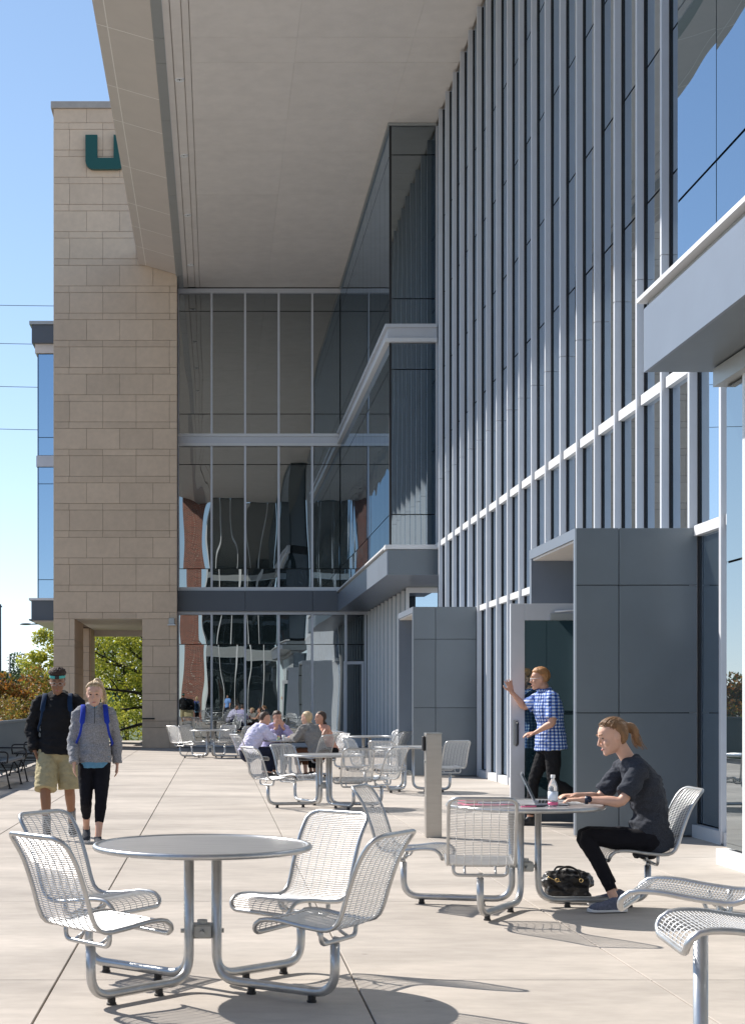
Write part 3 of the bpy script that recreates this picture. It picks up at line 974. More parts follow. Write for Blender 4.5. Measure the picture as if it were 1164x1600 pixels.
table_set('round steel table around which four people sit talking', 1.36, 28.6, [(205, 0, .8), (108, 0, .8), (-45, 0, .8), (20, 0, .95)])
table_set('empty round steel table behind the seated blonde woman, close to the cream finned wall', 3.25, 31.8, [(225, 10), (150, -10), (-40, 0), (300, 30), (40, 0)])
# seats cut by the right edge: the set stands mostly outside the frame
table_set('tall steel set with two wire seats cut off by the right edge of the photo', 2.60, 4.40, [(164.1, -169.1, 1.097, .215, -.08), (113.2, -138.2, 1.142, -.29, 0)], lift=.345)

# ------------------------------------------------------------------ bollard, benches
t = thing('push_post', 'square stainless steel post with a black sensor, standing on the plaza between the tables', 'post', (2.34, 15.9, 0))
bm = bmesh.new(); add_box(bm, -.085, .085, -.07, .07, 0, 1.115, .004); obj('post', bm, M['inox'], t)
bm = bmesh.new(); add_box(bm, -.088, .088, -.073, .073, 1.116, 1.124, .002); obj('cap', bm, M['trim'], t)
bm = bmesh.new(); add_box(bm, -.118, -.086, -.045, .05, .93, 1.09, .008); obj('sensor', bm, M['black'], t)
bm = bmesh.new(); add_box(bm, -.095, -.0855, -.02, .02, .80, .83, .004); obj('lock', bm, M['trim'], t)

def bench(label, x, y0, L):
    b = thing('bench', label, 'bench', (x, y0, 0), 0, 'black metal benches along the guard rail')
    W = .52
    bm = bmesh.new()
    add_box(bm, -W / 2, W / 2, 0, L, .425, .44)
    o = obj('seat', bm, M['bench'], b)
    for k in range(13):
        bm = bmesh.new(); add_box(bm, -W / 2 + .04 * k, -W / 2 + .04 * k + .022, .01, L - .01, .4405, .455, .003); obj('slat', bm, M['bench'], b)
    for y in (.06, L - .06):
        bm = bmesh.new()
        tube(bm, bend([(-W / 2, y, .43), (-W / 2 - .03, y, .62), (W / 2 + .03, y, .62), (W / 2, y, .43)], .10), .015, 8); obj('armrest', bm, M['bench'], b, True)
    for y in (.10, L / 2 + .3, L - .10):
        for s_ in (-1, 1):
            bm = bmesh.new(); tube(bm, bend([(s_ * W * .3, y, .43), (s_ * (W / 2 - .02), y, .30), (s_ * (W / 2 + .06), y - .10, .0)], .05), .014, 8); lg = obj('leg', bm, M['bench'], b, True)
            bm = bmesh.new(); add_box(bm, -.03, .03, -.03, .03, 0, .012); place('foot_plate', finish(bm, 'foot_plate', M['bench']), lg, (s_ * (W / 2 + .06), y - .10, 0))
        bm = bmesh.new(); tube(bm, [(-W / 2, y, .30), (W / 2, y, .30)], .009, 6); obj('stretcher', bm, M['bench'], b, True)
    bm = bmesh.new(); tube(bm, [(W * .25, .1, .2), (W * .25, L - .1, .2)], .007, 6); obj('tie_rod', bm, M['bench'], b, True)
bench('black metal bench with loop arms standing by the guard rail at the left edge', -3.78, 24.75, 2.5)
bench('black metal bench farther back along the guard rail behind the walking pair', -3.78, 29.2, 2.0)

# ------------------------------------------------------------------ things on the woman's table
TZ = .7285
m_teal = mat('teal plastic', (.16, .62, .60), .4); m_pink = mat('pink plastic', (.75, .13, .27), .4)
m_paper = mat('white paper', (.75, .75, .74), .8); m_lap = mat('laptop aluminium', (.50, .51, .53), .35, .8)
m_scr = mat('dark laptop screen', (.02, .02, .025), .2); m_rub = mat('black rubber', (.018, .018, .02), .6)
m_pet, tt, pb = new_mat('clear plastic bottle')
pb.inputs['Base Color'].default_value = (.93, .96, 1, 1); pb.inputs['Roughness'].default_value = .06
pb.inputs['Transmission Weight'].default_value = .88; pb.inputs['IOR'].default_value = 1.25
def flat(name, label, cat, m, cx, cy, w_, d_, z0, h, rz, bevel=.002):
    t = thing(name, label, cat, (cx, cy, z0), R(rz))
    bm = bmesh.new(); add_box(bm, -w_ / 2, w_ / 2, -d_ / 2, d_ / 2, 0, h, bevel)
    obj('cover', bm, m, t)
    bm = bmesh.new(); add_box(bm, -w_ / 2 + .004, w_ / 2 + .002, -d_ / 2 + .004, d_ / 2 - .004, h * .2, h * .8)
    obj('pages', bm, m_paper, t)
    return t
flat('folder', 'pink folder lowest in the pile at the left of the steel table', 'folder', m_pink, 1.90, 10.40, .33, .25, TZ + .002, .007, 8)
flat('notebook', 'grey-blue notebook between the pink and teal ones on the table', 'notebook', mat('blue grey cover', (.20, .23, .33), .5), 1.99, 10.43, .28, .22, TZ + .0095, .012, -6)
flat('notebook', 'pink notebook poking out left under the teal one', 'notebook', m_pink, 1.86, 10.52, .26, .21, TZ + .022, .009, 12)
flat('notebook', 'teal notebook on top of the pile on the table', 'notebook', m_teal, 1.95, 10.52, .30, .23, TZ + .0315, .009, -3)
ph = thing('phone', 'black phone lying beside the water bottle', 'phone', (2.20, 10.22, TZ + .002), R(8))
bm = bmesh.new(); add_box(bm, -.075, .075, -.037, .037, 0, .009, .003); obj('case', bm, m_rub, ph)
bm = bmesh.new(); add_box(bm, -.068, .068, -.032, .032, .0091, .0098); obj('screen', bm, m_scr, ph)
pn = thing('pen', 'pink pen lying next to the phone', 'pen', (2.16, 10.15, TZ + .006), R(20))
bm = bmesh.new(); tube(bm, [(-.07, 0, 0), (.05, 0, 0)], .0045, 8); obj('barrel', bm, m_pink, pn, True)
bm = bmesh.new(); tube(bm, [(.05, 0, 0), (.07, 0, 0)], [.0045, .001], 8); obj('tip', bm, m_rub, pn, True)
lp = thing('laptop', 'open silver laptop seen edge-on in front of the young woman', 'laptop', (2.27, 10.50, TZ + .001), R(-13))
bm = bmesh.new(); add_box(bm, 0, .23, -.165, .165, .002, .016, .003); bs = obj('base', bm, m_lap, lp)
for r_ in range(5):
    for c_ in range(11):
        bm = bmesh.new() if (r_, c_) == (0, 0) else None
        if bm:
            add_box(bm, -.009, .009, -.010, .010, 0, .0015); keym = finish(bm, 'key', m_rub)
        place('key', keym, bs, (.035 + .023 * r_, -.138 + .0276 * c_, .0162))
bm = bmesh.new(); add_box(bm, -.004, .004, -.165, .165, 0, .225, .002)
sc = obj('screen', bm, m_lap, lp, loc=(.0, 0, .016), rot=(0, R(-25), 0))
bm = bmesh.new(); add_box(bm, .0041, .0052, -.155, .155, .012, .213); obj('display', bm, m_scr, sc)
bt = thing('water_bottle', 'clear plastic water bottle with white cap beside the laptop', 'bottle', (2.335, 10.22, TZ + .001))
bm = bmesh.new(); revolve(bm, [(0, .004), (.022, 0), (.033, .004), (.034, .03), (.0325, .034), (.034, .04), (.034, .08), (.0325, .084), (.034, .09), (.034, .13), (.031, .15), (.020, .175), (.0135, .188), (.0135, .20)], 24); obj('body', bm, m_pet, bt, True)
bm = bmesh.new(); revolve(bm, [(0, .200), (.0155, .200), (.0155, .218), (.014, .220), (0, .220)], 20); obj('cap', bm, M['white'], bt)
bm = bmesh.new(); revolve(bm, [(.0345, .045), (.0347, .045), (.0347, .105), (.0345, .105)], 24); obj('label', bm, mat('pale bottle wrap', (.72, .78, .86), .4), bt, True)
bm = bmesh.new(); revolve(bm, [(.0346, .012), (.0352, .012), (.0352, .032), (.0346, .032)], 24); obj('band', bm, m_pink, bt, True)

# handbag on the ground
hb = thing('handbag', 'soft black leather handbag with gold zip on the ground beside the woman’s feet', 'handbag', (2.56, 10.75, 0), R(-6))
m_leather = mat('black leather', (.012, .012, .013), .33, 0, .2, 30, .6, 45, coords='object')
m_gold = mat('gold metal', (.75, .55, .25), .3, .9)
def remesh(bm, voxel, smooth=2, wrinkle=0, wfreq=14, seed=0):
    me = bpy.data.meshes.new('tmp'); bmesh.ops.recalc_face_normals(bm, faces=bm.faces); bm.to_mesh(me); bm.free()
    o = bpy.data.objects.new('tmp', me); C.objects.link(o)
    md = o.modifiers.new('r', 'REMESH'); md.mode = 'VOXEL'; md.voxel_size = voxel
    if smooth:
        s_ = o.modifiers.new('s', 'SMOOTH'); s_.factor = .5; s_.iterations = smooth
    dg = bpy.context.evaluated_depsgraph_get(); dg.update()
    out = bpy.data.meshes.new_from_object(o.evaluated_get(dg))
    bpy.data.objects.remove(o); bpy.data.meshes.remove(me)
    if wrinkle:
        off = Vector((seed * 3.7, seed * 1.3, seed * 2.1))
        ns = [v.normal.copy() for v in out.vertices]
        for v, n in zip(out.vertices, ns):
            p = v.co * wfreq + off
            q = Vector((p.x, p.y, p.z * 1.9))
            a = noise.noise(q) + .5 * noise.noise(q * 2.1)
            v.co += n * wrinkle * a
    for p in out.polygons: p.use_smooth = True
    return out
bm = bmesh.new()
tube(bm, [(-.155, 0, .10), (-.14, 0, .115), (0, 0, .125), (.14, 0, .115), (.155, 0, .10)], [(.05, .07), (.085, .10), (.10, .115), (.085, .10), (.05, .07)], 14, side=(0, 1, 0))
add_box(bm, -.15, .15, -.10, .10, .002, .11)
me = remesh(bm, .008, 4, .016, 16, 3); me.materials.append(m_leather); place('body', me, hb)
for y in (-.075, .075):
    bm = bmesh.new(); tube(bm, catmull([(-.085, y, .17), (-.07, y * 1.1, .235), (0, y * 1.1, .262 if y < 0 else .24), (.07, y * 1.1, .225), (.085, y, .17)], 5), .008, 8); obj('strap', bm, m_leather, hb, True)
bm = bmesh.new(); tube(bm, catmull([(-.145, -.075, .185), (-.10, -.10, .165), (-.06, -.112, .155)], 5), .002, 6); obj('zip', bm, m_gold, hb, True)
for x in (-.085, .085):
    bm = bmesh.new(); tube(bm, [(x + .013 * math.cos(2 * math.pi * k / 12), -.105, .165 + .013 * math.sin(2 * math.pi * k / 12)) for k in range(12)], .0025, 6, closed=True); obj('ring', bm, m_gold, hb, True)

# cups and food on the group's table
def cup(label, m, x, y, h=.10, r=.036, lid=None):
    t = thing('cup', label, 'cup', (x, y, TZ + .001))
    bm = bmesh.new(); revolve(bm, [(0, 0), (r * .75, 0), (r, h), (0, h)], 16); obj('body', bm, m, t, True)
    if lid:
        bm = bmesh.new(); revolve(bm, [(0, h + .012), (r * .8, h + .012), (r * 1.06, h + .001), (r * 1.06, h - .006)], 16); obj('lid', bm, lid, t)
m_red = mat('red plastic', (.55, .02, .04), .4)
cup('white paper cup in front of the man in the lavender shirt', m_paper, 1.30, 28.32, .10)
cup('dark tall cup with a red lid in front of the blonde woman', m_rub, 1.62, 28.5, .15, .04, m_red)
cup('pale green cup next to the white paper cup', mat('pale green plastic', (.45, .62, .38), .5), 1.20, 28.45, .07)
flat('food_box', 'white open food box on the group’s table', 'box', m_paper, 1.42, 28.65, .22, .16, TZ + .001, .05, 10)

# ------------------------------------------------------------------ trees and street beyond
def leaves(bm, centre, rad, n, size, rnd, flatten=1, gap=.0):
    for _ in range(n):
        while True:
            p = Vector((rnd.uniform(-1, 1), rnd.uniform(-1, 1), rnd.uniform(-1, 1)))
            l = p.length
            if l < 1 and rnd.random() < .25 + .75 * l ** 2: break
        c = Vector(centre) + Vector((p.x * rad[0], p.y * rad[1], p.z * rad[2]))
        q = Quaternion((rnd.gauss(0, 1), rnd.gauss(0, 1), rnd.gauss(0, 1), rnd.gauss(0, 1))).normalized()
        s = size * rnd.uniform(.6, 1.3)
        v = [bm.verts.new(c + q @ Vector(t)) for t in ((-s * .5, 0, 0), (0, -s * .32, s * .06), (s * .6, 0, 0), (0, s * .32, s * .06))]
        bm.faces.new(v)
def tree(name, label, cat, base, height, crown, leafm, n, size, seed, limbs=7, trunk_r=.12, clumps=26, lean=(0, 0), group=None, z_bottom=.3):
    rnd = random.Random(seed)
    t = thing(name, label, cat, base, 0, group)
    tb = bmesh.new()
    top = Vector((lean[0], lean[1], height * .72))
    fork = Vector((lean[0] * .25, lean[1] * .25, height * z_bottom))
    tube(tb, catmull([(0, 0, 0), fork * .5 + Vector((rnd.uniform(-.05, .05), 0, 0)), fork, top * .75 + Vector((rnd.uniform(-.2, .2), 0, 0)), top], 4), [trunk_r * (1 - .8 * k / 16) for k in range(17)], 8)
    fb = bmesh.new()
    tips = []
    for i in range(limbs):
        a = 2 * math.pi * i / limbs + rnd.uniform(-.3, .3)
        s = fork.lerp(top, rnd.uniform(0, .6))
        e = Vector((lean[0] + math.cos(a) * crown[0] * rnd.uniform(.6, .95), lean[1] + math.sin(a) * crown[1] * rnd.uniform(.6, .95), height * rnd.uniform(.45, .85)))
        mid = s.lerp(e, .5) + Vector((rnd.uniform(-.2, .2), rnd.uniform(-.2, .2), rnd.uniform(-.05, .25) * height * .3))
        path = catmull([s, mid, e], 6)
        tube(tb, path, [trunk_r * .5 * (1 - .85 * k / 12) for k in range(13)], 6)
        for k in (5, 8, 11):
            d = Vector((rnd.gauss(0, 1), rnd.gauss(0, 1), rnd.gauss(.3, .6))).normalized() * crown[0] * rnd.uniform(.2, .4)
            tube(tb, catmull([path[k], path[k] + d * .5 + Vector((0, 0, .05)), path[k] + d], 3), [trunk_r * .16 * (1 - .8 * j / 6) for j in range(7)], 4)
            tips.append(path[k] + d)
        tips.append(e)
    for i in range(clumps):
        if i < len(tips): c = tips[i]
        else:
            while True:
                p = Vector((rnd.uniform(-1, 1), rnd.uniform(-1, 1), rnd.uniform(-1, 1)))
                if .4 < p.length < 1: break
            c = Vector((lean[0] + p.x * crown[0], lean[1] + p.y * crown[1], height * (z_bottom + (1 - z_bottom) * .5) + p.z * height * (1 - z_bottom) * .5))
        r_ = crown[0] * rnd.uniform(.28, .60)
        leaves(fb, c, (r_, r_, r_ * .75), n // clumps, size, rnd)
    obj('trunk', tb, M['bark'], t, True)
    obj('crown', fb, leafm, t)
    return t
L_orange = leaf_mat('orange autumn leaves', [(.34, .12, .02), (.42, .20, .035), (.13, .15, .03), (.20, .06, .02), (.10, .13, .03)])
L_yellow = leaf_mat('yellow green leaves', [(.52, .48, .06), (.38, .42, .06), (.58, .52, .09), (.24, .30, .05)])
L_green = leaf_mat('green leaves', [(.08, .14, .02), (.22, .27, .035), (.38, .38, .05), (.06, .10, .02)])
L_dark = leaf_mat('dark evergreen leaves', [(.05, .085, .03), (.09, .13, .05), (.04, .07, .03)])
L_mix = leaf_mat('turning leaves', [(.16, .17, .03), (.30, .20, .04), (.09, .12, .025), (.34, .15, .03)])
tree('small_tree', 'small orange-leaved tree rising just behind the guard rail at the far left', 'tree', (-6.15, 44, -2.2), 4.9, (.95, 1.2), L_orange, 7000, .11, 11, z_bottom=.40, clumps=46, trunk_r=.05)
tree('small_tree', 'small orange and green tree behind the guard rail left of the walking man', 'tree', (-6.25, 50, -2.2), 4.7, (.9, 1.0), L_mix, 7000, .11, 12, z_bottom=.38, clumps=46, trunk_r=.05)
tree('shrub', 'low turning shrub just over the guard rail, below the two orange trees', 'shrub', (-5.45, 38, -2.2), 4.0, (.65, 2.0), L_mix, 4600, .08, 13, z_bottom=.4, clumps=40, trunk_r=.04)
tree('shrub', 'rust coloured shrub behind the guard rail by the black bench', 'shrub', (-5.2, 32, -2.2), 4.1, (.55, 1.8), L_orange, 4200, .08, 14, z_bottom=.4, clumps=36, trunk_r=.04)
tree('tree', 'bright yellow-green tree showing between the walkway and the stone tower', 'tree', (-8.9, 78, -2), 7.2, (1.15, 1.6), L_yellow, 13000, .15, 15, z_bottom=.25, clumps=64, trunk_r=.08)
tree('tree', 'distant dark green tree left of the yellow one', 'tree', (-15.4, 112, -3), 7.8, (1.7, 2.0), L_dark, 8000, .22, 16, z_bottom=.15, clumps=54, trunk_r=.12)
tree('tree', 'distant orange tree between the dark tree and the yellow one', 'tree', (-11.6, 92, -3), 6.6, (1.1, 1.2), L_orange, 5500, .17, 17, z_bottom=.25, clumps=50, trunk_r=.08)
# the big tree framed by the passage: long dark limbs reaching left
rnd = random.Random(5)
t = thing('tree', 'large green tree with long dark limbs framed by the stone passage', 'tree', (-1.9, 66, -1.0))
tb = bmesh.new()
tube(tb, catmull([(0, 0, 0), (-.05, 0, 2.2), (.1, 0, 4.4), (.2, 0, 7.0)], 5), [.42 - .018 * k for k in range(16)], 10)
ends = []
for a, z0, dx, dz, dy in ((0, 2.6, -3.9, 2.3, 0), (0, 2.2, -4.4, 1.1, -.8), (0, 3.2, -3.2, 3.6, .5), (0, 1.9, -3.4, .2, .6), (0, 3.9, -2.2, 3.6, -.5), (0, 3.0, 3.0, 2.6, 0), (0, 2.7, -2.8, 2.9, -1.5), (0, 2.0, -3.0, 1.7, 1.6), (0, 2.4, -1.6, 3.4, -1.8), (0, 1.4, -3.8, -.5, 0), (0, 2.9, -4.6, 1.9, 1.2)):
    s = Vector((0, 0, z0)); e = s + Vector((dx, dy, dz))
    m1 = s.lerp(e, .33) + Vector((0, 0, .28)); m2 = s.lerp(e, .66) + Vector((0, rnd.uniform(-.3, .3), .12))
    path = catmull([s, m1, m2, e], 6)
    tube(tb, path, [.085 * (1 - .85 * k / 18) + .012 for k in range(19)], 7)
    for k in range(4, 19, 2):
        d = Vector((rnd.uniform(-.9, .3), rnd.gauss(0, .5), rnd.uniform(-.55, .8))) * 1.1
        q = catmull([path[k], path[k] + d * .5 + Vector((0, 0, .12)), path[k] + d], 3)
        tube(tb, q, [.035 * (1 - .75 * j / 6) for j in range(7)], 4)
        ends.append(path[k] + d)
    ends.append(e)
obj('trunk', tb, M['bark'], t, True)
fb = bmesh.new()
for e in ends:
    if rnd.random() < .8:
        r_ = rnd.uniform(.4, .75)
        leaves(fb, e + Vector((0, rnd.uniform(-.2, .5), .1)), (r_, r_ * 1.3, r_ * .6), 150, .13, rnd)
L_pass = leaf_mat('sunlit green and yellow leaves', [(.20, .26, .03), (.42, .42, .04), (.55, .52, .07), (.09, .13, .02)])
obj('crown', fb, L_pass, t)
tree('tree', 'green tree standing beyond the passage behind the dark limbs', 'tree', (-4.6, 76, -1.5), 9.0, (3.4, 2.4), L_green, 9000, .2, 31, z_bottom=.15, clumps=60, trunk_r=.2)
tree('shrub', 'yellow-green shrubbery low behind the stone passage', 'shrub', (-4.2, 69, -1.2), 3.2, (2.4, 1.4), L_yellow, 4000, .13, 32, z_bottom=.1, clumps=40, trunk_r=.05)
# a row of trees across the street (also mirrored in the storefront)
for i in range(11):
    tree('street_tree', 'street tree in the row across the street, outside the left edge', 'tree', (-26 - 3 * (i % 2), -2 + 7.5 * i, -3.8), 8.2 + (i * 37 % 5) * .5, (2.9, 3.2), [L_green, L_mix, L_dark][i % 3], 1500, .34, 50 + i, z_bottom=.2, clumps=30, trunk_r=.16, group='row of trees across the street')
wd = bmesh.new()
rnd = random.Random(9)
for k in range(240):
    a = rnd.uniform(-70, 62)
    d = rnd.uniform(330, 420)
    leaves(wd, (d * math.sin(R(a)), d * math.cos(R(a)), rnd.uniform(-2, 5)), (9, 9, 5), 60, 2.4, rnd)
o = obj('far_wood', wd, L_dark); props(o, 'dark line of trees along the horizon', 'trees', kind='stuff')

# street lamps
def lamp(label, x, y, z0, h, arm, group='street lamps beyond the plaza'):
    t = thing('street_lamp', label, 'street lamp', (x, y, z0), 0, group)
    bm = bmesh.new(); tube(bm, [(0, 0, 0), (0, 0, h)], [.10, .06], 10); obj('pole', bm, M['pole'], t, True)
    if arm:
        bm = bmesh.new(); tube(bm, catmull([(0, 0, h - .35), (arm * .5, 0, h - .02), (arm * .8, 0, h)], 5), .035, 6); obj('arm', bm, M['pole'], t, True)
        bm = bmesh.new(); ball(bm, (arm * .92, 0, h), (abs(arm) * .16, .12, .06), 12, 6); obj('lamp_head', bm, M['pole'], t, True)
    else:
        bm = bmesh.new(); tube(bm, [(-.35, 0, h - .1), (.1, 0, h - .1)], .03, 6); obj('bracket', bm, M['pole'], t, True)
lamp('tall dark utility pole standing at the very left edge', -9.1, 62, -4, 9.6, 0)
lamp('street lamp whose arm reaches left out from behind the stone tower', -8.3, 80, -4, 9.72, -2.2)
lamp('distant street lamp with its arm pointing right above the orange tree', -15.4, 110, -4, 9.1, 1.9)
lamp('low lamp arm sticking out beside the tower above the walking man', -7.6, 74, -3.5, 6.25, -1.2)
# overhead wires
def wire(label, y, xl, zl, xr, zr, sag):
    bm = bmesh.new()
    pts = []
    for k in range(25):
        t_ = k / 24
        pts.append((xl + (xr - xl) * t_, y, zl + (zr - zl) * t_ - sag * 4 * t_ * (1 - t_)))
    tube(bm, pts, .013, 5)
    o = obj('overhead_wire', bm, M['black'], None, True)
    props(o, label, 'wire', 'overhead wires crossing the sky')
wire('topmost of the four overhead wires, thin, level with the tower’s middle', 64, -40, 20.35, 4, 18.75, .6)
wire('second overhead wire from the top, meeting the bay roof', 64, -40, 18.45, 4, 16.95, .4)
wire('third overhead wire from the top, crossing behind the upper blue glass', 64, -40, 16.65, 4, 15.05, .4)
wire('lowest of the four overhead wires, crossing behind the blue glass bay', 64, -40, 14.8, 4, 13.2, .4)
# distant low building with teal stripe
t = thing('building', 'low distant pale building with a teal band glimpsed behind the orange trees', 'building', (-22, 120, -4))
bm = bmesh.new(); add_box(bm, -9, 14, 0, 10, 0, 4.9); obj('wall', bm, M['coping'], t)
bm = bmesh.new(); add_box(bm, -9.1, 14.1, -.12, -.01, 4.5, 6.3); obj('band', bm, mat('teal green sheet', (.10, .26, .25), .5), t)
for k in range(9):
    bm = bmesh.new(); add_box(bm, -8.4 + 2.4 * k, -6.8 + 2.4 * k, -.06, -.005, 1.2, 3.4); obj('window', bm, M['glass_left'], t)
# ------------------------------------------------------------------ people
def skin_mat(name, c, c2=None):
    return mat(name, c, .5, 0, .05, 20, coords='object', spec=.4)
SK_F = skin_mat('fair skin', (.62, .37, .27)); SK_D = skin_mat('brown skin', (.30, .15, .085)); SK_M = skin_mat('light skin', (.56, .31, .215))
H_BLOND = mat('dark blonde hair', (.22, .115, .05), .5, 0, .35, 40, .6, 160, coords='object', stretch=(1, 1, .25))
H_LIGHT = mat('pale blonde hair', (.52, .38, .22), .5, 0, .3, 40, .6, 160, coords='object', stretch=(1, 1, .25))
H_GINGER = mat('ginger blonde hair', (.42, .20, .075), .5, 0, .35, 40, .6, 160, coords='object', stretch=(1, 1, .3))
H_BLACK = mat('black curly hair', (.045, .022, .015), .7, 0, .4, 60, 1, 120, coords='object')
H_BROWN = mat('dark brown hair', (.05, .028, .018), .55, 0, .3, 40, .5, 160, coords='object')
m_eye = mat('dark eye', (.03, .025, .02), .2); m_lip = mat('lip', (.42, .14, .12), .5)
m_sole = mat('white shoe sole', (.6, .6, .6), .6)

def V(*a): return Vector(a)
def head_rings(scale=1.0):
    return [(-.120, .070, .018, .018), (-.112, .090, -.002, .034), (-.092, .096, -.03, .050), (-.065, .094, -.055, .060), (-.035, .091, -.078, .067),
            (-.005, .086, -.092, .072), (.025, .092, -.100, .0755), (.055, .090, -.100, .075), (.083, .070, -.086, .064), (.103, .042, -.058, .044), (.114, .008, -.03, .018)]
def frame(fwd, up):
    f = Vector(fwd).normalized(); u = Vector(up); u = (u - f * u.dot(f)).normalized(); s = f.cross(u)   # s = right
    return Matrix((s, f, u)).transposed()      # columns: x right, y forward, z up
def add_rings(bm, rings, mtx, c, seg=18, p=2.3):
    vr = []
    for z, yf, yb, hw in rings:
        yc, hy = (yf + yb) / 2, (yf - yb) / 2
        ring = []
        for k in range(seg):
            a = 2 * math.pi * k / seg
            ca, sa = math.cos(a), math.sin(a)
            x = hw * math.copysign(abs(ca) ** (2 / p), ca); y = yc + hy * math.copysign(abs(sa) ** (2 / p), sa)
            ring.append(bm.verts.new(c + mtx @ Vector((x, y, z))))
        vr.append(ring)
    for A, B in zip(vr, vr[1:]):
        for k in range(seg):
            bm.faces.new((A[k], A[(k + 1) % seg], B[(k + 1) % seg], B[k]))
    bm.faces.new(list(reversed(vr[0]))); bm.faces.new(vr[-1])

def add_hand(bm, wrist, d, n, thumb_sign, curl=.5, k=1.0, spread=.0):
    """d: wrist to fingertips, n: the way the palm faces; five fingers of unequal length, thumb from the palm's side."""
    d = Vector(d).normalized(); n = Vector(n); n = (n - d * n.dot(d)).normalized(); s = d.cross(n) * thumb_sign
    w_ = Vector(wrist)
    tube(bm, [w_ - d * .02 * k, w_ + d * .02 * k, w_ + d * .055 * k, w_ + d * .088 * k], [(.026 * k, .019 * k), (.033 * k, .016 * k), (.041 * k, .015 * k), (.038 * k, .012 * k)], 12, side=s, round_caps=True)
    for i, (off, ln) in enumerate(((.030, .064), (.010, .075), (-.010, .070), (-.029, .054))):
        b = w_ + d * .078 * k + s * off * k
        dd = (d + s * spread * (off / .03)).normalized()
        pts = [b]; ang = 0
        for j in range(3):
            ang += curl * (.45, .75, .6)[j]
            pts.append(pts[-1] + (dd * math.cos(ang) + n * math.sin(ang)) * ln * k * (.46, .31, .25)[j])
        tube(bm, pts, [.0092 * k, .0088 * k, .0080 * k, .0068 * k], 8, round_caps=True)
    b = w_ + d * .022 * k + s * .026 * k
    t1 = (s * .75 + d * .65 + n * .15).normalized()
    p1 = b + t1 * .038 * k; p2 = p1 + (d * .85 + s * (.25 + spread) + n * .35 * curl).normalized() * .032 * k; p3 = p2 + (d + n * .5 * curl).normalized() * .022 * k
    tube(bm, [b, p1, p2, p3], [.0125 * k, .0115 * k, .0098 * k, .008 * k], 8, round_caps=True)

def add_foot(bm, ankle, toe_dir, k=1.0, pitch=0, z_sole=None, sole_only=False, grow=0.0):
    """Shoe: flat sole, arched top; ankle is the ankle joint, the sole .085*k below it."""
    t = Vector(toe_dir); t.z = 0; t.normalize()
    t = (t * math.cos(pitch) + Vector((0, 0, 1)) * math.sin(pitch)).normalized()
    s = Vector((0, 0, 1)).cross(t).normalized(); u = t.cross(s); 
    base = Vector(ankle) - u * .085 * k
    secs = [(-.075, .022, .05), (-.06, .034, .085), (-.03, .038, .10), (.01, .039, .095), (.05, .041, .072), (.10, .046, .056), (.145, .046, .046), (.175, .038, .036), (.195, .02, .022)]
    vr = []
    for x, w_, h in secs:
        h = .026 if sole_only else h
        w2 = w_ + (.004 if sole_only else 0) + grow
        x2 = x * (1.03 if sole_only else 1)
        ring = []
        for q in range(10):
            a = math.pi * q / 9
            ring.append(base + t * x2 * k + s * (w2 * k * math.cos(a)) + u * ((h + grow) * k * (math.sin(a) ** .7 if 0 < q < 9 else 0) + (0 if sole_only else .012 * k)))
        vr.append([bm.verts.new(p) for p in ring])
    for A, B in zip(vr, vr[1:]):
        for q in range(9):
            bm.faces.new((A[q], A[q + 1], B[q + 1], B[q]))
        bm.faces.new((A[9], A[0], B[0], B[9]))
    bm.faces.new(vr[0]); bm.faces.new(list(reversed(vr[-1])))

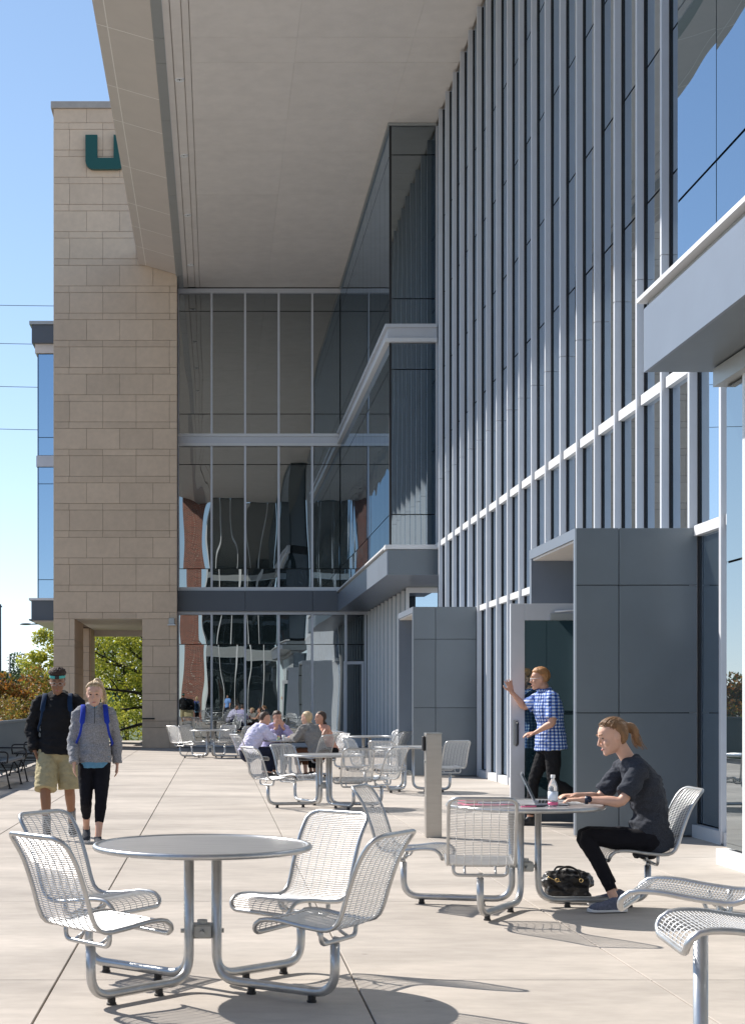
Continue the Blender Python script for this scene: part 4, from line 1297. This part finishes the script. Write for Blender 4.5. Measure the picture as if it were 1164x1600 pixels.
def person(label, J, S, loc, rz, group=None):
    """J: joints in the person's own frame (x right, y forward, z up); S: build and clothing."""
    t = thing('person', label, 'person', loc, R(rz), group)
    k = S.get('k', 1.0)
    vx = S.get('voxel', .009)
    skin = S['skin']
    sd = (J['sh_r'] - J['sh_l']).normalized()
    hpd = (J['hip_r'] - J['hip_l']).normalized()
    hw = S.get('w', 1.0)
    T = [J['pelvis'], J['waist'], J['chest'], J['neck']]
    hm = frame(J['hf'], J['hu'])
    HC = J['head']
    nb = HC + hm @ Vector((0, -.03, -.08))
    # ---- body
    bm = bmesh.new()
    up0 = (J['neck'] - J['chest']).normalized()
    tor = catmull([T[0] - Vector((0, 0, .05)), T[0], T[1], T[2], T[3] - up0 * .045], 4)
    tr = catmull([(.12, .09), (.142, .100), (.125, .092), (.152, .112), (.085, .065)], 4)
    tube(bm, tor, [(a * hw * k, b * hw * k) for a, b in tr], 18, side=sd, round_caps=True)
    tube(bm, [T[3] - up0 * .07, T[3], nb], [(.075 * k, .062 * k), (.052 * k, .055 * k), (.05 * k, .055 * k)], 14, side=sd, round_caps=True)
    tube(bm, [J['sh_l'], T[3] - up0 * .04, J['sh_r']], [.047 * k, .058 * k, .047 * k], 12, round_caps=True)
    hk = S.get('head', 1.0)
    add_rings(bm, [(z * hk, a * hk, b * hk, c * hk) for z, a, b, c in head_rings()], hm, HC)
    def hp(x, y, z): return HC + hm @ (Vector((x, y, z)) * hk)
    tube(bm, [hp(0, .088, .018), hp(0, .103, -.008), hp(0, .117, -.034), hp(0, .100, -.043)], [(.008, .008), (.010, .010), (.014, .011), (.013, .006)], 8, side=sd, round_caps=True)
    tube(bm, [hp(-.040, .082, .028), hp(0, .092, .027), hp(.040, .082, .028)], .0095, 8, round_caps=True)
    tube(bm, [hp(-.022, .085, -.072), hp(0, .098, -.072), hp(.022, .085, -.072)], .009, 8, round_caps=True)
    ball(bm, hp(0, .082, -.106), (.024, .02, .018), 10, 6)
    for s_ in (-1, 1):
        ball(bm, hp(s_ * .042, .070, -.030), (.022, .022, .024), 10, 6)
        ball(bm, hp(s_ * .077, -.012, -.012), (.010, .020, .032), 10, 6, rot=hm)
    for s_, q in (('l', -1), ('r', 1)):
        sh, el, wr = J['sh_' + s_], J['el_' + s_], J['wr_' + s_]
        tube(bm, catmull([sh, sh.lerp(el, .5), el, el.lerp(wr, .35), wr], 3), [r * k for r in (.052, .051, .049, .047, .044, .041, .039, .040, .041, .038, .032, .027, .024)], 12, round_caps=True)
        if 'hd_' + s_ in J:
            add_hand(bm, wr, J['hd_' + s_], J['hn_' + s_], J.get('ht_' + s_, q), J.get('curl_' + s_, .45), k, J.get('spread_' + s_, 0))
        h, kn, an = J['hip_' + s_], J['kn_' + s_], J['an_' + s_]
        sh_ax = (an - kn).normalized(); th_ax = (kn - h).normalized()
        tube(bm, catmull([h, h.lerp(kn, .5), kn, kn.lerp(an, .35), an + Vector((0, 0, -.02))], 3),
             [r * k * hw ** .5 for r in (.088, .086, .080, .073, .066, .059, .054, .054, .055, .052, .044, .037, .035)], 14, side=hpd, round_caps=True)
    me = remesh(bm, vx, 2)
    me.materials.append(skin)
    place('body', me, t)
    # ---- face
    if S.get('face', True):
        for s_ in (-1, 1):
            bm = bmesh.new(); ball(bm, hp(s_ * .031, .0835, .006), (.013, .006, .0055), 10, 6, rot=hm); obj('eye', bm, m_eye, t, True)
            bm = bmesh.new(); tube(bm, [hp(s_ * .015, .098, .033), hp(s_ * .032, .096, .038), hp(s_ * .047, .083, .034)], .0035, 6); obj('eyebrow', bm, S['hair'], t, True)
        bm = bmesh.new(); tube(bm, [hp(-.022, .092, -.072), hp(0, .1045, -.071), hp(.022, .092, -.072)], [(.003, .002), (.006, .005), (.003, .002)], 8); obj('mouth', bm, m_lip, t, True)
    # ---- hair
    style = S['style']
    hb_ = bmesh.new()
    g = .010
    if style == 'afro':
        ball(hb_, hp(0, -.010, .105), (.096, .108, .062), 18, 12, rot=hm)
        ball(hb_, hp(0, -.03, .04), (.083, .088, .07), 18, 12, rot=hm)
        me = remesh(hb_, .007, 1, .010, 60, 4)
    else:
        fr = .0 if style != 'bald_front' else -.02
        rg = [(-.075, -.025, -.070, .052), (-.045, -.012, -.098, .070), (-.015, -.006, -.110, .080), (.015, .010, -.116, .083), (.040, .026 + fr, -.116, .083), (.060, .046 + fr, -.114, .081),
              (.080, .071 + fr, -.105, .076), (.103, .054 + fr, -.085, .060), (.120, .030, -.055, .038), (.127, -.01, -.035, .014)]
        if style in ('long', 'bob'):
            rg = [(-.16 if style == 'bob' else -.22, -.03, -.10, .06), (-.12, -.02, -.115, .080)] + [(a, b, c - .005, d + .006) for a, b, c, d in rg]
        if style == 'short' or style == 'quiff':
            rg = rg[1:]
            if style == 'quiff':
                rg = [(a + (.012 if a > .07 else 0), b + (.010 if a > .05 else 0), c, d) for a, b, c, d in rg]
        add_rings(hb_, [(z * hk, a * hk, b * hk, c * hk) for z, a, b, c in rg], hm, HC, 22, 2.2)
        if style == 'ponytail':
            ball(hb_, hp(0, -.105, .045), (.030, .030, .030), 12, 8)
            tl = S.get('tail', [(0, -.115, .045), (0, -.150, .030), (0, -.165, -.02), (0, -.165, -.075), (.01, -.150, -.12)])
            tube(hb_, catmull([hp(*p) for p in tl], 4), [.020 + .016 * math.sin(math.pi * min(1, j / 11)) for j in range(4 * (len(tl) - 1))] + [.006], 10, round_caps=True)
        me = remesh(hb_, min(vx, .008), 1, .0045, 46, 5)
        if style in ('ponytail', 'quiff') and vx < .01:      # loose locks over the cap
            rn = random.Random(S.get('seed', 1))
            sb = bmesh.new(); sb.from_mesh(me)
            cen = Vector((0, -.012, .030))
            def surf(dv, k2=1.0):
                dv = dv.normalized()
                r_ = 1 / math.sqrt((dv.x / .088) ** 2 + (dv.y / .112) ** 2 + (dv.z / .100) ** 2)
                return hp(*(cen + dv * (r_ * k2)))
            for q in range(110):
                u_ = rn.uniform(-1, 1)
                d0 = Vector((u_ * .9, .62 + rn.uniform(-.1, .08) - abs(u_) * .55, .62 - .55 * abs(u_) ** 1.5 + rn.uniform(-.05, .05)))
                d1 = Vector((u_ * .12, -1, .25)) if style == 'ponytail' else Vector((u_ * .8, -.9, rn.uniform(-.5, .3)))
                pts = [surf(d0.lerp(d1, k_ / 7) + Vector((0, 0, .45 * math.sin(math.pi * k_ / 7) * (1 - .4 * abs(u_)))), 1.0 + rn.uniform(-.01, .03)) for k_ in range(8)]
                tube(sb, pts, [.002] + [.0028] * 6 + [.002], 5)
            if style == 'ponytail':
                tp_ = [hp(*p) for p in tl]
                for q in range(16):
                    o_ = Vector((rn.gauss(0, .012), rn.gauss(0, .012), rn.gauss(0, .008)))
                    pts = catmull([p + o_ * (.5 + 1.1 * i_ / len(tp_)) + Vector((rn.gauss(0, .003), rn.gauss(0, .003), -.012 * i_ / len(tp_))) for i_, p in enumerate(tp_)], 3)
                    tube(sb, pts, [.0055 * (1 - .6 * i_ / len(pts)) for i_ in range(len(pts))], 5)
            bmesh.ops.recalc_face_normals(sb, faces=sb.faces)
            sb.to_mesh(me); sb.free()
            for p in me.polygons: p.use_smooth = True
    me.materials.append(S['hair'])
    place('hair', me, t)
    # ---- top
    tp = S['top']
    pad = tp.get('pad', .018)
    bm = bmesh.new()
    hem = J.get('hem', J['pelvis'] + Vector((0, 0, -.06)))
    pts = catmull([hem, J['pelvis'].lerp(J['waist'], .3), J['waist'], J['chest'], J['neck'] - up0 * .055, J['neck'] - up0 * .0], 4)
    rr = catmull([(.163, .130), (.160, .128), (.145, .112), (.168, .128), (.100, .080), (.062, .058)], 4)
    hg = tp.get('hem_grow', 0)
    tube(bm, pts, [((a + pad + (hg * max(0, 1 - i / 7))) * hw * k, (b + pad + (hg * max(0, 1 - i / 7))) * hw * k) for i, (a, b) in enumerate(rr)], 20, side=sd)
    tube(bm, [J['sh_l'], J['neck'] - up0 * .045, J['sh_r']], [(.050 + pad) * k, (.062 + pad * .6) * k, (.050 + pad) * k], 14, round_caps=True)
    fr_ = tp.get('sleeve', 1.0)
    for s_ in 'lr':
        sh, el, wr = J['sh_' + s_], J['el_' + s_], J['wr_' + s_]
        if fr_ <= .5:
            e = sh.lerp(el, fr_ * 2)
            tube(bm, [sh, sh.lerp(e, .5), e], [(.056 + pad) * k, (.055 + pad * .9) * k, (.053 + pad * .95) * k], 14, side=None)
        else:
            e = wr.lerp(el, (1 - fr_) * 2)
            tube(bm, catmull([sh, sh.lerp(el, .5), el, el.lerp(e, .5), e], 3), [(r + pad) * k for r in (.055, .053, .051, .050, .049, .047, .046, .045, .044, .042, .038, .034, .031)], 14, round_caps=False)
    if tp.get('hood'):
        a = J['neck']
        hoop = [a + sd * (.085 * math.cos(x)) + Vector((0, -.02 + .075 * -math.sin(x), -.0 + .03 * -math.sin(x) * -1)) for x in [2 * math.pi * i / 14 for i in range(14)]]
        tube(bm, hoop, .032, 10, closed=True)
        ball(bm, a + Vector((0, -.115, -.06)), (.10, .06, .10), 12, 8)
    if tp.get('collar'):
        a = J['neck'] + up0 * .025
        hoop = [a + sd * (.066 * math.cos(x)) + Vector((0, .070 * math.sin(x), -.012 * math.sin(x))) for x in [2 * math.pi * i / 14 for i in range(14)]]
        tube(bm, hoop, [(.013, .022)] * 14, 8, closed=True, side=(0, 0, 1))
    me = remesh(bm, vx, 1, tp.get('wr', .010), tp.get('wf', 13), S.get('seed', 1))
    me.materials.append(tp['m'])
    place(tp.get('name', 'shirt'), me, t)
    if 'under' in S:           # shirt hem showing below the jacket
        bm = bmesh.new()
        a = hem
        tube(bm, [a + Vector((0, 0, -.055)), a + Vector((0, 0, .08))], [((.160 + pad) * hw * k, (.130 + pad) * hw * k)] * 2, 20, side=sd)
        me = remesh(bm, vx, 1, .006, 18, 8); me.materials.append(S['under']); place('undershirt', me, t)
    # ---- legwear
    lg = S['legs']
    bm = bmesh.new()
    pad = lg.get('pad', .012)
    tube(bm, [J['pelvis'] + (J['waist'] - J['pelvis']) * .5, J['pelvis'], J['pelvis'] - Vector((0, 0, .07))], [((.150 + pad) * hw * k, (.116 + pad) * hw * k), ((.166 + pad) * hw * k, (.132 + pad) * hw * k), ((.145 + pad) * hw * k, (.124 + pad) * hw * k)], 18, side=hpd, round_caps=True)
    fl = lg.get('to', .95)        # fraction of whole leg covered
    flare = lg.get('flare', 0)
    for s_ in 'lr':
        h, kn, an = J['hip_' + s_], J['kn_' + s_], J['an_' + s_]
        if abs((kn - h).z) < .2: ball(bm, h + (h - kn).normalized() * .02, (.104 + pad) * k * hw ** .5, 16, 10)
        if fl <= .5:
            e = h.lerp(kn, fl * 2)
            P_ = [h, h.lerp(e, .33), h.lerp(e, .66), e]; r_ = [.092 + pad, .092 + pad + flare * .3, .088 + pad + flare * .7, .080 + pad + flare]
        else:
            e = kn.lerp(an, (fl - .5) * 2)
            P_ = [h, h.lerp(kn, .5), kn, kn.lerp(e, .4), e]; r_ = [.090 + pad, .080 + pad, .058 + pad, .057 + pad + flare * .4, .040 + pad + flare]
        P2 = catmull(P_, 4)
        R2 = [x[0] for x in catmull([(r, 0) for r in r_], 4)]
        tube(bm, P2, [r * k * hw ** .5 for r in R2], 16, side=hpd)
    me = remesh(bm, vx, 1, lg.get('wr', .006), lg.get('wf', 16), S.get('seed', 1) + 5)
    me.materials.append(lg['m'])
    place(lg.get('name', 'trousers'), me, t)
    # ---- shoes and socks
    sh_ = S['shoes']
    for s_ in 'lr':
        td = J['toe_' + s_]
        pt = J.get('pitch_' + s_, 0)
        bm = bmesh.new(); add_foot(bm, J['an_' + s_], td, k * sh_.get('k', 1), pt)
        tube(bm, [J['an_' + s_] + Vector((0, 0, -.04)), J['an_' + s_] + Vector((0, 0, .015))], [.040 * k, .041 * k], 12)
        me = remesh(bm, .006 if vx < .012 else .012, 1, .0015, 40, 2); me.materials.append(sh_['m'])
        so_ = place('shoe', me, t)
        bm = bmesh.new(); add_foot(bm, J['an_' + s_], td, k * sh_.get('k', 1), pt, sole_only=True); obj('sole', bm, sh_.get('sole', m_sole), so_)
        if 'sock' in sh_:
            an, kn = J['an_' + s_], J['kn_' + s_]
            bm = bmesh.new()
            ks = sh_.get('sock_h', .12) / (kn - an).length
            tube(bm, [an + Vector((0, 0, .0)), an.lerp(kn, ks * .5), an.lerp(kn, ks)], [.042 * k, .043 * k, .050 * k], 14); obj('sock', bm, sh_['sock'], t, True)
    return t

def standing(H=1.75, w_=.185, hipw=.09, lean=0):
    f = H / 1.75
    J = dict(pelvis=V(0, 0, .95), waist=V(0, 0, 1.12), chest=V(0, 0, 1.30), neck=V(0, -.01, 1.49), head=V(0, .02, 1.635), hf=V(0, 1, 0), hu=V(0, 0, 1),
             sh_l=V(-w_, -.01, 1.42), sh_r=V(w_, -.01, 1.42), el_l=V(-w_ - .06, -.02, 1.14), el_r=V(w_ + .06, -.02, 1.14), wr_l=V(-w_ - .065, .05, .90), wr_r=V(w_ + .065, .05, .90),
             hip_l=V(-hipw, 0, .91), hip_r=V(hipw, 0, .91), kn_l=V(-hipw - .0, .02, .50), kn_r=V(hipw + .0, .02, .50), an_l=V(-hipw, 0, .085), an_r=V(hipw, 0, .085))
    for q in J: 
        if q not in ('hf', 'hu'): J[q] = J[q] * f
    J.update(toe_l=V(-.1, 1, 0), toe_r=V(.1, 1, 0), hd_l=V(0, .1, -1), hn_l=V(1, 0, 0), hd_r=V(0, .1, -1), hn_r=V(-1, 0, 0), ht_l=1, ht_r=-1)
    return J

def sitting(lean=.15, w_=.18):
    J = dict(pelvis=V(0, -.02, .51), waist=V(0, -.0 + lean * .25, .68), chest=V(0, lean * .75, .84), neck=V(0, lean * 1.25, 1.02), head=V(0, lean * 1.25 + .05, 1.16), hf=V(0, 1, -.15), hu=V(0, 0, 1),
             sh_l=V(-w_, lean * 1.1, .95), sh_r=V(w_, lean * 1.1, .95), el_l=V(-w_ - .04, lean + .16, .765), el_r=V(w_ + .04, lean + .16, .765), wr_l=V(-.10, lean + .38, .80), wr_r=V(.10, lean + .38, .80),
             hip_l=V(-.09, .0, .49), hip_r=V(.09, .0, .49), kn_l=V(-.10, .42, .50), kn_r=V(.10, .42, .50), an_l=V(-.10, .38, .09), an_r=V(.10, .38, .09),
             toe_l=V(0, 1, 0), toe_r=V(0, 1, 0), hd_l=V(.3, 1, 0), hn_l=V(0, 0, -1), hd_r=V(-.3, 1, 0), hn_r=V(0, 0, -1), ht_l=-1, ht_r=1)
    J['hem'] = V(0, -.06, .46)
    return J

c_black = cloth('black cotton', (.014, .014, .016)); c_char = cloth('charcoal heather cotton', (.040, .045, .058), .35, 120)
c_legg = cloth('black leggings', (.009, .009, .013), .1); c_khaki = cloth('khaki cotton', (.43, .37, .22)); c_grey = cloth('grey marled fleece', (.27, .27, .285), .45, 90, .5, 200)
c_blue = cloth('soft blue cotton', (.12, .28, .42)); c_lav = cloth('pale lavender shirt cloth', (.60, .58, .76)); c_lav2 = cloth('lavender shirt cloth', (.42, .39, .60))
c_navy = cloth('navy trouser cloth', (.02, .024, .045)); c_cardi = cloth('grey knitted cardigan', (.22, .21, .20), .3, 60, .6, 150); c_peach = cloth('peach top', (.62, .33, .24))
c_royal = cloth('royal blue webbing', (.02, .045, .36)); c_dnavy = cloth('dark navy webbing', (.012, .03, .07)); c_sky = cloth('light blue polo cloth', (.20, .36, .72))
c_shoe_g = cloth('slate grey running shoe', (.13, .14, .19), .3, 60); c_shoe_d = cloth('dark patterned running shoe', (.05, .055, .065), .5, 90); c_sock = cloth('black and white sock', (.28, .28, .28), .8, 60)
c_brown = cloth('brown leather', (.12, .05, .025))

# ---- young woman seated at the table (faces left)
J = sitting(.10)
J.update(pelvis=V(0, -.03, .50), waist=V(0, -.05, .67), chest=V(0, .005, .87), neck=V(0, .115, 1.06), head=V(-.01, .225, 1.215), hf=V(-.10, 1, -.32), hu=V(0, .32, 1),
         sh_l=V(-.165, .07, .985), sh_r=V(.165, .10, .985), el_l=V(-.215, .215, .765), el_r=V(.20, .26, .765), wr_l=V(-.13, .475, .770), wr_r=V(.10, .46, .785),
         hip_l=V(-.085, .0, .475), hip_r=V(.085, .0, .475), kn_l=V(-.12, .43, .505), kn_r=V(.10, .40, .50), an_l=V(-.27, .27, .092), an_r=V(.02, .19, .10),
         toe_l=V(-.12, 1, 0), toe_r=V(.05, 1, 0), hd_l=V(.22, 1, .0), hn_l=V(0, .1, -1), hd_r=V(-.2, 1, .02), hn_r=V(0, 0, -1), curl_l=.55, curl_r=.45, spread_l=.12, spread_r=.1)
J['hem'] = V(0, -.085, .40)
sw_ = person('young woman in charcoal t-shirt and black leggings sitting at the table over a laptop', J,
       dict(k=.93, w=.93, skin=SK_F, hair=H_BLOND, style='ponytail', voxel=.0075, tail=[(0, -.11, .035), (0, -.145, .02), (0, -.165, -.03), (0, -.165, -.085), (.0, -.175, -.13)],
            top=dict(m=c_char, sleeve=.42, pad=.022, hem_grow=.022, name='t_shirt', wr=.013, wf=12), legs=dict(m=c_legg, to=.93, pad=.004, name='leggings', wr=.003),
            shoes=dict(m=c_shoe_g, sole=m_sole, k=1.06), seed=2), (3.03, 10.45, .0), 90)
wt = bmesh.new()
p0, p1 = J['wr_l'].lerp(J['el_l'], .10), J['wr_l'].lerp(J['el_l'], .18)
tube(wt, [p0, p1], .030, 16); wo = obj('watch', wt, mat('dark blue watch strap', (.012, .016, .035), .4), sw_, True)
ax = (J['el_l'] - J['wr_l']).normalized(); pc = J['wr_l'].lerp(J['el_l'], .14)
bm = bmesh.new(); tube(bm, [pc + V(-.027, -.008, .006), pc + V(-.037, -.010, .008)], [.022, .021], 16); obj('watch_face', bm, mat('navy watch face', (.01, .015, .04), .15), wo, True)

# ---- walking woman, grey fleece
J = standing(1.66, .165, .085)
J.update(hf=V(.10, 1, -.16), hu=V(.04, .1, 1), head=J['head'] + V(.0, .02, -.01),
         kn_l=V(-.065, .15, .47), an_l=V(-.030, .27, .095), kn_r=V(.085, .10, .47), an_r=V(.075, -.22, .16), pitch_r=-.35, pitch_l=.12, toe_l=V(-.05, 1, 0), toe_r=V(.08, 1, 0),
         el_l=V(-.225, -.10, 1.06), wr_l=V(-.235, -.06, .83), el_r=V(.215, .0, 1.05), wr_r=V(.205, .14, .84), hem=V(0, 0, .845))
person('young blonde woman in grey fleece pullover and black leggings walking towards the viewer', J,
       dict(k=.96, w=.97, skin=SK_F, hair=H_LIGHT, style='ponytail', voxel=.008, tail=[(0, -.10, .09), (-.02, -.14, .11), (-.055, -.155, .06), (-.080, -.14, -.01), (-.085, -.12, -.07), (-.08, -.10, -.12)],
            top=dict(m=c_grey, sleeve=1.0, pad=.018, name='fleece', wr=.011, wf=12, collar=True, hem_grow=.012), under=c_blue, legs=dict(m=c_legg, to=.80, pad=.006, name='leggings', wr=.003),
            shoes=dict(m=c_shoe_d, k=1.0), seed=4), (-1.24, 15.0, 0), 186)
wf_ = bpy.data.objects[[o.name for o in bpy.data.objects if o.name.startswith('fleece')][-1]].parent
bm = bmesh.new(); tube(bm, [V(.0, .108, 1.425), V(0, .150, 1.36), V(0, .158, 1.24)], .004, 6); obj('zip', bm, m_rub, wf_, True)
bm = bmesh.new(); ball(bm, V(0, .075, 1.435), (.035, .03, .04), 12, 8); obj('t_shirt_neck', bm, c_blue, wf_, True)
# ---- walking man, black hoodie
J = standing(1.80, .195, .095)
J.update(hf=V(-.06, 1, -.20), hu=V(0, .2, 1), head=J['head'] + V(0, .03, -.015),
         kn_l=V(-.125, .02, .52), an_l=V(-.13, -.22, .16), kn_r=V(.115, .18, .52), an_r=V(.09, .26, .09), pitch_l=-.4,
         el_l=V(-.27, -.06, 1.17), wr_l=V(-.235, .06, .94), el_r=V(.29, -.06, 1.17), wr_r=V(.245, .06, .94), hem=V(0, 0, .90), hip_l=V(-.105, 0, .93), hip_r=V(.105, 0, .93), hd_l=V(.35, .1, -1), hd_r=V(-.35, .1, -1), toe_l=V(-.15, 1, 0))
wm_ = person('young man in black hoodie, khaki shorts and teal headband walking beside the blonde woman', J,
       dict(k=1.03, w=1.04, skin=SK_D, hair=H_BLACK, style='afro', voxel=.0085,
            top=dict(m=c_black, sleeve=1.0, pad=.026, name='hoodie', wr=.014, wf=10, hood=True, hem_grow=.008), legs=dict(m=c_khaki, to=.50, pad=.014, flare=.022, name='shorts', wr=.008),
            shoes=dict(m=c_shoe_d, sock=c_sock, sock_h=.16), seed=6), (-1.70, 15.85, 0), 180)
hm = frame(J['hf'], J['hu'])
def hp(x, y, z): return J['head'] + hm @ Vector((x, y, z))
bm = bmesh.new(); tube(bm, [hp(.083 * math.cos(a), -.006 + .105 * math.sin(a), .072) for a in [2 * math.pi * i / 24 for i in range(24)]], [(.016, .004)] * 24, 8, closed=True, side=hm @ Vector((0, 0, 1)))
hbnd = obj('headband', bm, mat('teal headband cloth', (.08, .42, .38), .8), wm_, True)
bm = bmesh.new(); tube(bm, [hp(.055 * math.sin(a), -.006 + .111 * math.cos(a), .072) for a in [-.75 + 1.5 * i / 8 for i in range(9)]], [(.0165, .0035)] * 9, 8, side=hm @ Vector((0, 0, 1))); obj('headband_front', bm, m_rub, hbnd, True)
bm = bmesh.new()
for s_ in (-1, 1):
    tube(bm, [hp(s_ * .033 + .024 * math.cos(a), .106, .002 + .017 * math.sin(a)) for a in [2 * math.pi * i / 14 for i in range(14)]], .0018, 6, closed=True)
    tube(bm, [hp(s_ * .057, .104, .006), hp(s_ * .082, .0, .006)], .0018, 6)
tube(bm, [hp(-.009, .107, .004), hp(.009, .107, .004)], .0018, 6)
obj('glasses', bm, M['trim'], wm_, True)
# ---- backpacks worn by the pair
def backpack(label, loc, rz, z, w_, m, strap_m, zc):
    t = thing('backpack', label, 'backpack', loc, R(rz))
    bm = bmesh.new(); tube(bm, [(0, -.25, z - .42), (0, -.27, z - .30), (0, -.26, z - .12), (0, -.23, z)], [(.13, .06), (.16, .10), (.15, .09), (.10, .05)], 16, side=(1, 0, 0), round_caps=True)
    me = remesh(bm, .012, 2, .008, 12, 3); me.materials.append(m); place('bag', me, t)
    for s_ in (-1, 1):
        bm = bmesh.new()
        tube(bm, catmull([(s_ * w_, -.19, z + .0), (s_ * w_, -.10, z + .075), (s_ * w_, .02, z + .088), (s_ * (w_ + .003), .112, z + .015), (s_ * (w_ + .014), .158, z - .08), (s_ * (w_ + .035), .150, z - .20), (s_ * (w_ + .07), .06, z - .30), (s_ * (w_ + .04), -.16, z - .34)], 5),
             [(.026, .006)] * 21 + [(.012, .004)] * 15, 8, side=(1, 0, 0))
        obj('strap', bm, strap_m, t, True)
    return t
backpack('backpack with bright blue straps worn by the blonde walking woman', (-1.24, 15.0, 0), 186, 1.335, .112, c_dnavy, c_royal, 0)
backpack('backpack with dark navy straps worn by the walking man', (-1.70, 15.85, 0), 180, 1.455, .135, c_black, c_dnavy, 0)

# ---- man at the door, seen from behind his left shoulder, facing left
J = standing(1.86, .20, .095)
J.update(pelvis=V(0, 0, 1.00), hem=V(0, -.01, .90), chest=V(0, .03, 1.40), neck=V(0, .07, 1.585), head=V(-.0, .125, 1.735), hf=V(.12, 1, -.12), hu=V(0, .1, 1),
         sh_l=V(-.20, .02, 1.505), sh_r=V(.19, .08, 1.505), el_l=V(-.27, .04, 1.22), wr_l=V(-.17, .215, 1.10), hd_l=V(.25, 1, -.15), hn_l=V(.3, 0, -1), curl_l=.5,
         el_r=V(.26, .25, 1.40), wr_r=V(.235, .41, 1.58), hd_r=V(0, .28, 1), hn_r=V(.95, .25, 0), ht_r=1, curl_r=.12, spread_r=.25,
         hip_l=V(-.09, 0, .97), hip_r=V(.09, 0, .97), kn_r=V(.11, .17, .54), an_r=V(.10, .22, .09), kn_l=V(-.10, -.02, .53), an_l=V(-.09, -.37, .30), pitch_l=-.95, pitch_r=0)
dm = person('ginger-haired man in blue checked shirt and black trousers pushing the glass door open', J,
       dict(k=1.05, w=1.0, skin=SK_M, hair=H_GINGER, style='quiff', voxel=.008,
            top=dict(m=plaid_mat(), sleeve=.42, pad=.030, wr=.010, wf=12, collar=True, hem_grow=.018), legs=dict(m=c_black, to=.96, pad=.006, wr=.006),
            shoes=dict(m=m_leather, sole=m_rub), seed=9), (3.92, 17.28, 0), 90)
hm = frame(J['hf'], J['hu'])
bm = bmesh.new()
for s_ in (-1, 1):
    tube(bm, [hp(s_ * .033 + .024 * math.cos(a), .106, .002 + .017 * math.sin(a)) for a in [2 * math.pi * i / 14 for i in range(14)]], .002, 6, closed=True)
    tube(bm, [hp(s_ * .057, .104, .006), hp(s_ * .082, .0, .006)], .0022, 6)
obj('glasses', bm, M['white_alu'], dm, True)

# ---- four people around the far table (table centre 1.36, 28.6)
def at_seat(label, a, J, S, group=None, rp=.80):
    a_ = R(a)
    return person(label, J, S, (1.36 + rp * math.cos(a_), 28.6 + rp * math.sin(a_), 0), a + 90, group)
J = sitting(.20); J.update(head=J['head'] + V(0, .04, -.01), hf=V(.35, 1, -.2), el_l=V(-.23, .38, .76), wr_l=V(-.10, .33, 1.00), hd_l=V(.2, -.1, 1), hn_l=V(0, -1, 0), el_r=V(.22, .38, .76), wr_r=V(.10, .50, .80))
at_seat('man in pale lavender shirt seated with his back half turned, hand at his face', 205, J, dict(k=1.05, w=1.08, skin=SK_M, hair=H_BROWN, style='short', voxel=.013, face=False,
        top=dict(m=c_lav, sleeve=.95, pad=.03, wr=.014, collar=True), legs=dict(m=c_navy, to=.95, pad=.018), shoes=dict(m=m_leather, sole=m_rub), seed=11))
J = sitting(.20); J.update(hf=V(-.1, 1, -.25), el_l=V(-.25, .42, .77), wr_l=V(-.06, .40, .98), hd_l=V(.1, -.1, 1), hn_l=V(0, -1, 0), el_r=V(.25, .42, .77), wr_r=V(.05, .40, .96), hd_r=V(-.1, -.1, 1), hn_r=V(0, -1, 0))
at_seat('brown-haired man in a darker lavender shirt seated facing the viewer, hands at his chin', 108, J, dict(k=1.05, w=1.08, skin=SK_M, hair=H_BROWN, style='quiff', voxel=.013,
        top=dict(m=c_lav2, sleeve=.85, pad=.03, wr=.014, collar=True), legs=dict(m=c_navy, to=.95, pad=.018), shoes=dict(m=m_leather, sole=m_rub), seed=12))
J = sitting(.18); J.update(hf=V(-.2, 1, -.1))
at_seat('blonde woman in a grey cardigan seated with her back to the viewer', -45, J, dict(k=.98, w=1.02, skin=SK_F, hair=H_LIGHT, style='bob', voxel=.013, face=False,
        top=dict(m=c_cardi, sleeve=.9, pad=.04, wr=.016, hem_grow=.02, name='cardigan'), legs=dict(m=c_brown, to=.8, pad=.02, name='skirt'), shoes=dict(m=c_brown, sole=m_rub), seed=13))
J = sitting(.14); J.update(hf=V(.1, 1, -.1))
at_seat('woman with long dark hair and bare shoulders seated behind the blonde woman', 20, J, dict(k=.95, w=.92, skin=SK_M, hair=H_BROWN, style='long', voxel=.013,
        top=dict(m=c_peach, sleeve=.12, pad=.012, name='top'), legs=dict(m=c_black, to=.9, pad=.01), shoes=dict(m=m_leather, sole=m_rub), seed=14), rp=.95)
# ---- man standing by the far glass wall
J = standing(1.80, .20, .10); J.update(hf=V(-.3, 1, 0))
person('man in a light blue shirt standing behind the viewer, mirrored in the far glass wall', J, dict(k=1.03, w=1.04, skin=SK_M, hair=H_BROWN, style='short', voxel=.016,
        top=dict(m=c_sky, sleeve=.4, pad=.028), legs=dict(m=c_navy, to=.96, pad=.018), shoes=dict(m=m_leather, sole=m_rub), seed=15), (.55, -1.3, 0), 20)
